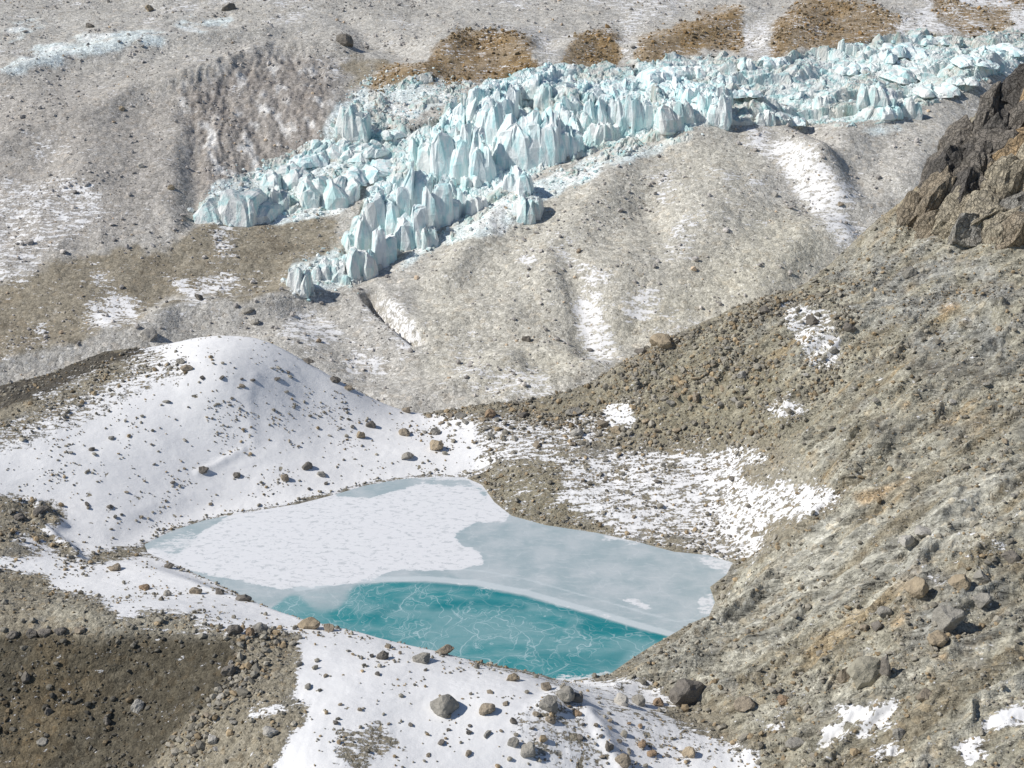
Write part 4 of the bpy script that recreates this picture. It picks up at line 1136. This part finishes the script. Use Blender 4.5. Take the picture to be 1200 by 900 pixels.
USED = set()
def beside(x, y, refs, head, fallback, maxw=10):
    """the thing's own look and the nearest described thing it stands beside"""
    for bx, by, lab in sorted((r for r in refs if len(r[2].split()) <= maxw), key=lambda b: (b[0] - x) ** 2 + 3 * (b[1] - y) ** 2)[:6]:
        dx, dy = x - bx, (y - by) * 1.6
        hor = 'right' if dx > 0 else 'left'; ver = 'below' if dy > 0 else 'above'
        rel = (hor + ' of') if abs(dx) > 2.2 * abs(dy) else ver if abs(dy) > 2.2 * abs(dx) else ver + ' and ' + hor + ' of'
        far_ = math.hypot(dx, dy)
        d = 'just ' if far_ < 32 else '' if far_ < 75 else 'well '
        out = head + ' ' + d + rel + ' the ' + lab.split(',')[0]
        if out not in USED and len(out.split()) <= 16:
            USED.add(out); return out
    return fallback
FILL = [([(402, 325), (425, 235), (470, 180), (520, 142), (575, 100), (620, 92), (690, 95), (700, 165), (655, 190), (600, 225), (550, 245), (485, 290), (440, 312)], 22, (6, 22), (14, 32)),
        ([(700, 90), (860, 76), (1010, 62), (1180, 45), (1195, 88), (1100, 115), (1040, 138), (900, 143), (800, 150), (710, 160)], 10, (12, 26), (6, 14)),
        ([(330, 200), (400, 165), (470, 155), (500, 175), (440, 205), (400, 240), (340, 230)], 4, (16, 30), (8, 14))]
SREF = [(q[0], q[2], q[7]) for q in SERACS]
for pts, cnt, wr, hr in FILL:
    P = np.array(pts, float); k = 0
    while k < cnt:
        sx = random.uniform(P[:, 0].min(), P[:, 0].max()); by_ = random.uniform(P[:, 1].min(), P[:, 1].max())
        if not inside(np.array(sx), np.array(by_), pts): continue
        k += 1
        gx, gy, gz, mpp = ground(sx, by_)
        if gy < 450: continue
        W = random.uniform(*wr) * mpp; H = random.uniform(*hr) * mpp; D = W * random.uniform(.7, 1.4)
        pk = random.uniform(.2, .8); tv = random.uniform(.93, 1.0)
        me = pinnacle_mesh('ice_pinnacle', W, H, D, (random.uniform(-.7, .7), 0), pk, 700 + k * 3 + int(sx), 0, (tv, tv * .985, tv * .97))
        head = ('low ' if H < 12 * mpp + 3 else 'small ' if H < 26 * mpp else 'mid-sized ') + ('ice block' if pk < .35 else 'ice hump' if pk < .55 else 'ice fin')
        lab = beside(sx, by_, SREF, head, head + ' among the closely packed pinnacles of the glacier', 11)
        o = link('ice_pinnacle', me, label=lab, category='ice pinnacle', group='ice pinnacles of the glacier')
        o.location = (gx, gy + D * .2, gz - H * .15); o.rotation_euler = (random.uniform(-.12, .12), random.uniform(-.15, .15), random.uniform(-.7, .7))

# smaller broken ice between the pinnacles, beyond counting
def joined(name, protos, P, S, C, mat, squash=(.55, .9), sink=.25, kind='stuff', smooth=False):
    """P (n,3) spots, S sizes, C (n,3) tints -> one mesh of many stones"""
    nP = len(P)
    which = RNG.integers(0, len(protos), nP)
    VV, FF, CC = [], [], []; off = 0
    ang = RNG.random(nP) * 2 * np.pi; tilt = RNG.normal(0, .35, nP); az = RNG.random(nP) * 2 * np.pi
    for k, (bv, bf) in enumerate(protos):
        m = which == k
        if not m.any(): continue
        nn = int(m.sum()); nv = len(bv)
        ca, sa = np.cos(ang[m])[:, None], np.sin(ang[m])[:, None]
        sx = RNG.uniform(.8, 1.35, nn)[:, None]; sy = RNG.uniform(.65, 1.0, nn)[:, None]; sz = RNG.uniform(squash[0], squash[1], nn)[:, None]
        x = bv[:, 0][None] * sx; y = bv[:, 1][None] * sy; z = bv[:, 2][None] * sz
        ct, stt = np.cos(tilt[m])[:, None], np.sin(tilt[m])[:, None]
        x, z = x * ct - z * stt, x * stt + z * ct
        x, y = x * ca - y * sa, x * sa + y * ca
        s = S[m][:, None]
        v = np.stack([P[m, 0][:, None] + x * s, P[m, 1][:, None] + y * s, P[m, 2][:, None] + (z + sz * (1 - 2 * sink) * .5) * s], -1).reshape(-1, 3)
        f = (bf[None] + (np.arange(nn) * nv)[:, None, None]).reshape(-1, 3) + off
        VV.append(v); FF.append(f); CC.append(np.repeat(C[m], nv, 0)); off += nn * nv
    me = mesh_from(name, np.concatenate(VV), np.concatenate(FF), [mat], smooth, np.concatenate(CC))
    return me

def stone_proto(seed, sub=1, rough=.22, facet=4):
    bm = bmesh.new(); bmesh.ops.create_icosphere(bm, subdivisions=sub, radius=.5)
    r = random.Random(seed)
    planes = []
    for _ in range(facet):
        d = Vector((r.gauss(0, 1), r.gauss(0, 1), r.gauss(0, 1))).normalized(); planes.append((d, r.uniform(.24, .38)))
    for v in bm.verts:
        v.co *= 1 + r.uniform(-rough, rough) * (1.0 if sub == 1 else .45)
        for d, h in planes:
            k = v.co.dot(d) - h
            if k > 0: v.co -= d * k
    bm.verts.index_update()
    V = np.array([v.co[:] for v in bm.verts]); F = np.array([[q.index for q in f.verts] for f in bm.faces]); bm.free()
    return V, F
PEB = [stone_proto(s, 1, .25, 2) for s in range(14)]

def scatter(sh, dens, count):
    nr, nc = sh.X.shape
    dx = sh.X[:-1, 1:] - sh.X[:-1, :-1]; dy = sh.Y[1:, :-1] - sh.Y[:-1, :-1]
    w = (dens[:-1, :-1] * dx * dy * (np.abs(sh.X / sh.Y)[:-1, :-1] < .54)).ravel(); w = np.maximum(w, 0); w /= w.sum()
    c = np.cumsum(w); k = np.searchsorted(c, RNG.random(count)); k = np.minimum(k, len(w) - 1)
    j, i = np.divmod(k, nc - 1)
    fx, fy = RNG.random(count), RNG.random(count)
    Yv = sh.Y[j, i] * (1 - fy) + sh.Y[j + 1, i] * fy
    S_ = (sh.X[j, i] / sh.Y[j, i]) * (1 - fx) + (sh.X[j, i + 1] / sh.Y[j, i + 1]) * fx
    Xv = S_ * Yv
    return Xv, Yv, sh.z(Xv, Yv), j, i

def sizes(n, lo, hi, p=2.4):
    u = RNG.random(n)
    return (lo ** (1 - p) + u * (hi ** (1 - p) - lo ** (1 - p))) ** (1 / (1 - p))

def tones(n, base, warm=.2):
    base = np.array(base); c = base[None] * RNG.uniform(.6, 1.35, n)[:, None]
    w = RNG.random(n) < warm
    c[w] *= np.array((1.16, .98, .76))
    return c

# ice rubble over the glacier
gden = .6 * glac * (1 + 2 * sstep(.0, .3, mid)) + 2.0 * look(M_LOWICE, far.px, far.py)
x, y, z, j, i = scatter(far, gden, 4200)
s = sizes(4200, .6, 3.0, 2.8)
z = far_top(x, y)
me = joined('ice_rubble', PEB, np.stack([x, y, z], 1), s, np.clip(tones(4200, (.95, .96, .96), 0), .6, 1.05), MAT_ICE, (.5, 1.0), .35)
link('ice_rubble', me, kind='stuff', label='jumble of small broken ice lumps between the pinnacles of the glacier', category='ice rubble')

# stones of the near land
dk0 = look(M_DARK, near.px, near.py)
sn = near_snow; rk = look(M_ROCKY, near.px, near.py); rt = look(M_RIGHT, near.px, near.py)
clump = sstep(-.15, .35, fbm(near.X * .08, near.Y * .08, 4, 401))
dn = (1.0 + 2.2 * rk + .4 * rt) * (1 - sstep(.3, .9, sn)) * (.25 + clump) + .55 * sstep(.4, .9, sn) * (.15 + clump ** 2 * 1.7)
dsh = lake_sd(near.X, near.Y)
dn = dn + (np.abs(dsh - .8) < .7) * .7
dn = dn * (dsh > .15) * (near.Y < np.interp(near.X / near.Y, _bs, _by) + 4) * (1 - .8 * look(M_CLIFF, near.px, near.py)) * (1 - .8 * SLAB)
NS = 29000
x, y, z, j, i = scatter(near, dn, NS)
s = sizes(NS, .34, 1.7, 2.9) * np.where(rk[j, i] > .5, 1.25, 1) * np.where(sn[j, i] > .7, .8, 1)
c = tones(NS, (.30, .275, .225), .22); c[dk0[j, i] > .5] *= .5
me = joined('loose_stones', PEB, np.stack([x, y, z], 1), s, c, MAT_STONE)
link('loose_stones', me, kind='stuff', label='countless small grey and brown stones lying over the near slopes', category='stones')
# stones of the far land
df = (1 + 1.5 * sstep(.0, .4, mid) + 4.5 * of) * (1 - .93 * glac) * (.3 + sstep(-.1, .3, fbm(far.X * .03, far.Y * .03, 4, 411)) * 1.3)
NS = 26000
x, y, z, j, i = scatter(far, df, NS)
s = sizes(NS, .5, 2.8, 3.0)
c = tones(NS, (.47, .44, .41), .08)
o_ = of[j, i] > .5; c[o_] = tones(int(o_.sum()), (.29, .225, .14), .3)
z = far_top(x, y)
me = joined('moraine_stones', PEB, np.stack([x, y, z], 1), s, c, MAT_STONE)
link('moraine_stones', me, kind='stuff', label='countless grey stones and blocks strewn over the far moraine and mountainside', category='stones')

# ------------------------------------------------------------------ boulders
BPRO = []
for k in range(10):
    V, F = stone_proto(500 + k, 3, .10, 7)
    BPRO.append((V, F))
def boulder_mesh(seed, w, d, h, tint, blocky=7, rough=.10):
    V, F = stone_proto(seed, 3, rough * .5, blocky + 3)
    V = V * np.array((w, d, h * .9)) * 1.12
    nz_ = fbm(V[:, 0] * 1.7 / max(w, .5) * 2 + seed, (V[:, 1] + V[:, 2]) * 2 / max(w, .5), 3, seed % 50)
    V = V * (1 + .30 * nz_[:, None])
    return mesh_from('boulder', V, F, [MAT_ROCK], False, np.repeat(np.array([tint]), len(V), 0))
G_ = (.33, .31, .27); B_ = (.32, .27, .205); D_ = (.20, .18, .155); T_ = (.41, .335, .235); O_ = (.345, .25, .165); P_ = (.46, .435, .39)
BOULD = [  # photo x, y (centre), width px, height px, tint, label
    (517, 829, 37, 21, G_, 'big rounded grey boulder on the snowy foreground ridge'),
    (571, 833, 18, 12, B_, 'smaller brown boulder right of the big rounded boulder on the ridge'),
    (662, 816, 26, 18, G_, 'grey boulder with dark shadowed side on the ridge crest, upper one of a pair'),
    (646, 827, 24, 18, G_, 'grey boulder on the ridge crest, lower left one of a pair'),
    (676, 819, 14, 10, D_, 'dark rock leaning behind the pair on the ridge crest'),
    (645, 845, 12, 10, B_, 'reddish brown rock below the crest pair'),
    (619, 882, 20, 17, G_, 'grey boulder near the lower edge of the snow, in line with a dark shadow band'),
    (602, 872, 13, 11, G_, 'small grey boulder just left of the lower grey boulder'),
    (496, 773, 23, 9, G_, 'flat grey boulder on the snow just below the lake edge'),
    (448, 769, 14, 9, D_, 'dark rock on the snow left of the flat grey boulder'),
    (521, 764, 22, 8, B_, 'flat brown slab at the brow of the ridge by the lake'),
    (600, 795, 20, 8, T_, 'low tan boulder on the ridge brow above the blue ice'),
    (640, 806, 15, 8, B_, 'small brown rock on the brow right of the low tan boulder'),
    (728, 821, 20, 13, P_, 'pale boulder on the snow where the ridge runs down to the right slope'),
    (748, 822, 18, 12, G_, 'grey boulder between the pale boulder and the dark overhanging rock'),
    (773, 824, 14, 10, O_, 'rusty brown boulder next to the dark overhanging rock'),
    (361, 733, 24, 11, T_, 'tan boulder on the crest of the foreground ridge'),
    (384, 737, 14, 7, B_, 'small brown rock right of the tan crest boulder'),
    (302, 688, 18, 10, G_, 'grey boulder on the snow beside the left end of the lake'),
    (229, 693, 14, 8, B_, 'brown boulder in the middle of the left snow strip'),
    (284, 702, 22, 6, D_, 'low dark slab on the snow left of the tan crest boulder'),
    (170, 689, 14, 5, O_, 'rusty flat stone on the left snow strip'),
    (135, 666, 18, 7, B_, 'brown slab at the upper edge of the left snow strip'),
    (196, 696, 10, 6, G_, 'small grey stone left of the brown boulder on the snow strip'),
    (197, 664, 12, 6, D_, 'dark rock at the top of the left snow strip'),
    (161, 828, 15, 17, P_, 'upright pale rock standing in the dark brown slope'),
    (125, 846, 10, 10, D_, 'dark rock in the dark brown slope below the upright pale rock'),
    (31, 796, 12, 14, D_, 'dark tilted rock at the left of the dark brown slope'),
    (57, 834, 12, 8, D_, 'low dark rock near the left margin of the dark brown slope'),
    (316, 858, 18, 10, P_, 'pale flat boulder beside the snow at the gully'),
    (275, 740, 18, 12, D_, 'dark block at the head of the gully'),
    (293, 742, 12, 11, O_, 'rusty block at the head of the gully'),
    (305, 737, 18, 11, G_, 'grey block at the head of the gully, right of the rusty one'),
    (267, 786, 16, 14, D_, 'dark grey boulder half way down the gully'),
    (248, 868, 12, 12, P_, 'pale boulder at the bottom of the gully'),
    (218, 433, 17, 8, B_, 'brown boulder high on the snow dome'),
    (212, 424, 14, 7, G_, 'grey boulder just above the brown one high on the snow dome'),
    (333, 560, 13, 10, B_, 'brown boulder low on the right flank of the snow dome'),
    (277, 557, 10, 8, D_, 'dark boulder low in the middle of the snow dome'),
    (238, 552, 15, 9, D_, 'dark boulder at the end of a rock band on the snow dome'),
    (360, 547, 14, 11, D_, 'dark boulder near the top of a cluster low on the dome'),
    (376, 557, 12, 8, G_, 'grey boulder at the right of the cluster low on the dome'),
    (129, 595, 10, 5, D_, 'small dark stone low on the left flank of the dome'),
    (107, 527, 9, 6, D_, 'small dark stone on the left flank of the dome'),
    (423, 510, 12, 11, T_, 'tan boulder with a blue shadow right of the dome'),
    (434, 498, 14, 9, D_, 'dark boulder above the tan boulder right of the dome'),
    (475, 507, 17, 10, B_, 'brown boulder on the snow saddle'),
    (510, 524, 22, 15, T_, 'largest brown boulder on the snow saddle'),
    (476, 536, 20, 9, G_, 'flat grey boulder below the brown ones on the saddle'),
    (510, 506, 14, 9, G_, 'grey boulder above the largest brown saddle boulder'),
    (573, 485, 14, 9, O_, 'orange block in the row of blocks on the brink'),
    (540, 487, 18, 7, G_, 'long grey block in the row of blocks on the brink'),
    (615, 487, 14, 6, D_, 'dark block in the row of blocks on the brink'),
    (776, 402, 30, 14, T_, 'large tan slab boulder on the brink below the moraine'),
    (751, 412, 14, 10, D_, 'dark boulder left of the large tan slab on the brink'),
    (723, 505, 18, 9, T_, 'tan boulder among the rocks right of the saddle'),
    (675, 508, 16, 10, P_, 'pale boulder among the rocks right of the saddle'),
    (672, 484, 20, 9, G_, 'grey boulder on the brink above the pale boulder'),
    (705, 498, 15, 9, B_, 'brown boulder beside the tan boulder right of the saddle'),
    (896, 363, 16, 9, D_, 'dark flat boulder on the brink beside the snow patch'),
    (976, 411, 12, 9, G_, 'grey boulder on the triangular snow patch'),
    (952, 376, 16, 12, D_, 'dark boulder in the upper part of the triangular snow patch'),
    (996, 384, 14, 10, D_, 'dark boulder at the right rim of the triangular snow patch'),
    (870, 441, 12, 9, P_, 'pale pointed rock in the stony slope left of the triangular snow patch'),
    (1065, 321, 18, 14, G_, 'grey boulder under the cliff'),
    (816, 466, 14, 8, B_, 'brown boulder in the rock field above the snow'),
    (362, 424, 18, 7, D_, 'low dark rock on the far crest of the snow dome, left one'),
    (393, 445, 16, 8, D_, 'dark rock cluster on the crest where the dome falls to the saddle'),
    (408, 455, 12, 6, B_, 'small brown rock right of the dark cluster on the dome crest'),
    (476, 480, 14, 8, B_, 'brown rock where the dome crest meets the saddle'),
    (70, 740, 14, 9, D_, 'dark rock on the sharp edge above the dark brown slope'),
    (52, 742, 16, 9, D_, 'dark block left of the middle of the sharp brown edge'),
    (38, 743, 14, 11, D_, 'black tall block on the sharp brown edge'),
    (14, 744, 14, 8, D_, 'dark stone near the left end of the sharp brown edge'),
    (93, 739, 12, 8, B_, 'brown stone near the middle of the sharp brown edge'),
    (256, 694, 12, 6, D_, 'dark stone on the upper rim of the left snow strip'),
    (808, 815, 42, 26, D_, 'dark overhanging boulder at the foot of the right slope'),
    (873, 827, 22, 15, B_, 'brown boulder with a black cleft at the foot of the right slope'),
    (917, 823, 14, 9, O_, 'reddish boulder right of the cleft boulder'),
    (1012, 789, 46, 34, (.40, .37, .29), 'large pale blocky boulder on the right slope with a snowy cleft'),
    (990, 793, 22, 16, B_, 'brown boulder leaning on the left of the large blocky boulder'),
    (1038, 781, 13, 26, D_, 'dark upright slab at the right side of the large blocky boulder'),
    (1030, 734, 15, 12, D_, 'reddish dark boulder in the middle of the right slope'),
    (1014, 737, 12, 9, B_, 'brown boulder left of the reddish dark boulder'),
    (1036, 719, 16, 14, G_, 'grey boulder above the reddish dark boulder'),
    (1085, 623, 30, 11, P_, 'long pale slab with a black overhang high on the right slope'),
    (1062, 636, 20, 16, P_, 'pale blocky boulder left of the long slab'),
    (1124, 684, 26, 19, T_, 'rounded tan boulder in the upper bulging outcrop'),
    (1152, 706, 26, 15, G_, 'rounded grey boulder right in the bulging outcrop'),
    (1112, 728, 36, 30, G_, 'largest rounded boulder of the bulging outcrop'),
    (1103, 752, 26, 18, T_, 'tan boulder below the largest rounded one'),
    (1078, 690, 28, 24, T_, 'ochre streaked boulder left of the bulging outcrop'),
    (1150, 678, 20, 13, G_, 'small rounded boulder at the top right of the bulging outcrop'),
    (1186, 655, 22, 14, D_, 'dark block by the right margin above the bulging outcrop'),
    (808, 884, 17, 11, T_, 'tan boulder on smooth snow at the bottom edge'),
    (753, 873, 10, 10, O_, 'small rusty rock on the snow at the bottom'),
    (730, 893, 18, 14, B_, 'brown boulder at the bottom edge under the ridge crest'),
    (714, 876, 14, 10, D_, 'dark rock above the brown boulder at the bottom edge'),
    (764, 884, 12, 8, O_, 'reddish stone low on the snow'),
    (1084, 815, 20, 12, B_, 'brown boulder on the lower right slope'),
    (933, 874, 22, 12, G_, 'grey boulder between the lower right snow patches'),
    (1054, 862, 16, 11, G_, 'grey boulder right of the rounded snow patch'),
    (45, 600, 26, 12, D_, 'dark knob of rock at the left foot of the dome'),
    (22, 607, 16, 8, D_, 'dark rock left of the dark knob'),
    (50, 870, 14, 8, G_, 'grey stone in the dark brown slope near the bottom left'),
    (175, 393, 20, 16, P_, 'grey block with a dark side behind the snow dome'),
    (617, 397, 10, 8, D_, 'small black rock on the grey moraine'),
    (404, 48, 19, 14, D_, 'large black boulder on the far slope above the glacier'),
    (143, 127, 7, 6, T_, 'small tan boulder on the far left slope'),
    (175, 10, 10, 8, T_, 'ochre boulder near the top left edge'),
    (105, 30, 9, 7, D_, 'dark boulder near the top left edge below the ochre one'),
    (268, 9, 16, 9, D_, 'dark boulder at the top edge on a pale ice bank'),
    (200, 220, 8, 6, T_, 'tan boulder on the grey slope left of the ice cone'),
    (165, 194, 9, 7, P_, 'pale boulder on the grey slope'),
    (299, 378, 12, 7, G_, 'grey boulder on the low moraine behind the dome'),
    (233, 349, 12, 7, D_, 'dark boulder beside a snow patch on the far valley floor'),
    (290, 365, 14, 6, G_, 'flat grey boulder on the far valley floor'),
    (985, 240, 8, 5, B_, 'brown stone at the end of a snowy gully in the moraine'),
    (908, 228, 7, 6, P_, 'pale stone on the moraine fan'),
]
SPOT = []
def put_boulder(bx_, by_, w, h, tint, label, seed, group=None, me=None):
    gx, gy, gz, mpp = ground(bx_, by_ + h * .38)
    W, H = w * mpp, h * mpp * 1.05
    D = W * random.uniform(.7, .95)
    if me is None:
        tv = random.uniform(.9, 1.12)
        me = boulder_mesh(seed, W, D, H * 1.25, tuple(c * tv for c in tint), random.choice([1, 3, 6]), random.uniform(.06, .13))
    o = link('boulder', me, label=label, category='boulder', group=group)
    o.location = (gx, gy + D * .25, gz + H * .26)
    o.rotation_euler = (random.uniform(-.12, .12), random.uniform(-.15, .15), random.uniform(-.5, .5))
    SPOT.append((bx_, by_))
    return o
for k, (bx_, by_, w, h, tint, lab) in enumerate(BOULD):
    if bx_ < 560 and 420 < by_ < 620: w *= .82; h *= .85
    put_boulder(bx_, by_, w, h, tint, lab, 900 + k)

ZONES = [  # outline, count, size px lo-hi, tints, label, group
    ([(40, 500), (180, 430), (270, 400), (350, 430), (420, 470), (440, 540), (380, 572), (250, 600), (120, 630), (70, 580)], 38, (4, 8), (D_, B_, G_), 'rock poking through the snow of the dome', 'rocks on the snow dome'),
    ([(330, 770), (440, 750), (560, 800), (640, 830), (640, 895), (380, 895), (370, 830)], 30, (5, 11), (D_, B_, G_), 'rock scattered on the open snow of the foreground ridge', 'rocks on the foreground snow'),
    ([(660, 840), (700, 830), (790, 870), (830, 895), (690, 895)], 14, (6, 11), (D_, B_, O_), 'rock on the snow near the bottom edge', 'rocks at the lower snow edge'),
    ([(480, 486), (700, 478), (760, 440), (860, 400), (900, 470), (860, 510), (720, 520), (600, 530), (500, 520)], 40, (6, 13), (G_, B_, T_), 'block in the rock field behind the lake', 'blocks in the rock field behind the lake'),
    ([(265, 745), (320, 745), (310, 800), (260, 880), (200, 895), (190, 860), (262, 800)], 22, (6, 12), (G_, P_, B_), 'block lying in the stony gully of the foreground', 'blocks in the foreground gully'),
    ([(640, 540), (840, 520), (940, 570), (880, 640), (760, 620), (680, 590)], 18, (5, 10), (G_, B_, D_), 'rock on the patchy snow beside the lake', 'rocks on the patchy snow by the lake'),
    ([(930, 420), (1200, 380), (1200, 600), (1050, 560), (920, 540)], 18, (6, 12), (G_, T_, P_), 'block on the bare right slope', 'blocks on the right slope'),
]
TONE = {G_: 'grey', B_: 'brown', D_: 'dark', T_: 'tan', P_: 'pale', O_: 'rusty'}
BREF = [(b[0], b[1], b[5]) for b in BOULD]
ZM = [boulder_mesh(1500 + k, 1, .85, .75, t, random.choice([5, 7, 9])) for k, t in enumerate([G_, B_, D_, T_, P_, O_, G_, B_, D_, P_, G_, D_])]
ZT = [G_, B_, D_, T_, P_, O_, G_, B_, D_, P_, G_, D_]
for pts, cnt, (lo, hi), tl, lab, grp in ZONES:
    P = np.array(pts, float); k = 0; tries = 0
    cl = [(random.uniform(P[:, 0].min(), P[:, 0].max()), random.uniform(P[:, 1].min(), P[:, 1].max())) for _ in range(7)]
    while k < cnt and tries < 4000:
        tries += 1
        if random.random() < .5:
            c = random.choice(cl); bx_ = random.gauss(c[0], 26); by_ = random.gauss(c[1], 11)
        else:
            bx_ = random.uniform(P[:, 0].min(), P[:, 0].max()); by_ = random.uniform(P[:, 1].min(), P[:, 1].max())
        if not inside(np.array(bx_), np.array(by_), pts): continue
        if any(abs(a - bx_) < 12 and abs(b - by_) < 7 for a, b in SPOT): continue
        t = random.choice(tl)
        me = ZM[random.choice([q for q in range(12) if ZT[q] == t])]
        w = lo + (hi - lo) * random.random() ** 2
        gx, gy, gz, mpp = ground(bx_, by_)
        o = link('boulder', me, label=beside(bx_, by_, BREF, ('tiny ' if w < 6.2 else 'small ' if w < 8.5 else 'larger ') + TONE[t] + ' rock', ('tiny ' if w < 6.2 else 'small ' if w < 8.5 else 'larger ') + TONE[t] + ' ' + lab), category='boulder', group=grp)
        o.location = (gx, gy, gz + w * mpp * .15); o.scale = (w * mpp * random.uniform(.85, 1.2), w * mpp * random.uniform(.8, 1.1), w * mpp * random.uniform(.45, .8))
        o.scale = tuple(q * 1.1 for q in o.scale)
        o.rotation_euler = (random.uniform(-.3, .3), random.uniform(-.3, .3), random.uniform(0, 6.28))
        SPOT.append((bx_, by_)); k += 1

# ------------------------------------------------------------------ the cliff at the right: an outcrop of angular blocks
root = bpy.data.objects.new('rock_outcrop', None); COL.objects.link(root)
cx, cy, cz, _ = ground(1160, 250)
root.location = (cx, cy, cz)
root['label'] = 'craggy cliff of dark grey and orange rock at the upper right edge'; root['category'] = 'cliff'
K1 = (.15, .138, .125); K2 = (.24, .215, .185); K3 = (.36, .30, .22); K4 = (.47, .34, .20); K5 = (.36, .345, .31); K6 = (.50, .44, .33)
BLK = [(1172, 133, 30, 30, K1), (1190, 112, 26, 22, K1), (1155, 150, 24, 26, K2), (1130, 168, 26, 22, K2), (1150, 172, 26, 22, K1), (1112, 188, 28, 26, K2), (1133, 192, 26, 26, K1), (1160, 185, 30, 26, K2),
       (1108, 212, 24, 26, K1), (1128, 218, 26, 26, K2), (1100, 232, 24, 26, K3), (1118, 240, 24, 28, K1), (1092, 250, 24, 24, K3), (1185, 150, 26, 34, K2), (1190, 185, 30, 34, K4), (1180, 210, 28, 26, K4), (1150, 208, 36, 26, K2),
       (1170, 228, 30, 24, K6), (1198, 222, 26, 34, K6), (1140, 232, 26, 30, K3), (1150, 250, 40, 26, K6), (1120, 258, 24, 24, K6), (1180, 252, 34, 24, K5), (1205, 255, 30, 24, K5), (1135, 270, 30, 16, K5), (1165, 270, 34, 18, K6),
       (1070, 252, 26, 18, K3), (1195, 272, 30, 18, K3), (1206, 130, 30, 50, K4), (1215, 170, 34, 50, K4), (1100, 262, 22, 18, K3), (1230, 120, 40, 60, K2), (1240, 200, 44, 60, K3), (1235, 250, 44, 40, K5)]
NB = len(BLK)
for q in range(44):
    b0 = BLK[q % NB]
    BLK.append((b0[0] + random.uniform(-16, 14), b0[1] + random.uniform(-10, 16), random.uniform(7, 15), random.uniform(7, 14), random.choice([b0[4], b0[4], K2, K5])))
for k, (bx_, by_, w, h, tint) in enumerate(BLK):
    gx, gy, gz, mpp = ground(bx_, min(by_ + h * .6, 300))
    # stand each block where the slope would carry it
    dx, dy, dz = (float(q) for q in ray(bx_, by_))
    gx, gy, gz, mpp = ground(bx_, by_) if by_ > 112 + max(0, (1190 - bx_)) * .8 else (gx, gy, gz, mpp)
    if gy > 420: gx, gy, gz, mpp = ground(bx_, by_ + h)
    t = gy / dy
    W, H = w * mpp * 1.25, h * mpp * 1.25
    V, F = stone_proto(2000 + k, 4 if k < NB else 3, .03, 14)
    V = V * np.array((W * .95, W * 1.1, H * 2.1)) * 1.5
    V = V * (1 + .26 * fbm(V[:, 0] * .30 + k, (V[:, 1] + V[:, 2]) * .30, 4, k)[:, None] + .17 * ridged(V[:, 0] * .55 + k, (V[:, 1] * .5 + V[:, 2] * .3), 4, k, .65)[:, None])
    m1 = sstep(-.1, .35, fbm(V[:, 0] * .5 + k, V[:, 2] * .35 + V[:, 1] * .4, 4, 40 + k))[:, None]
    cc = np.array([tint]) * (1 - m1 * .5) + np.array([(.15, .14, .125) if k % 3 else (.34, .30, .24)]) * m1 * .5
    me = mesh_from('rock_block', V, F, [MAT_CLIFF], False, cc)
    o = link('rock_block', me, root)
    wz = CAM_H + t * dz
    o.location = (gx - cx, gy - cy, (wz if abs(wz - gz) < 9 else gz) - cz)
    o.rotation_euler = (random.uniform(-.2, .2), random.uniform(.35, .75), random.uniform(-.4, .4))

print('tris', sum(len(o.data.polygons) * 2 for o in bpy.data.objects if o.type == 'MESH'))
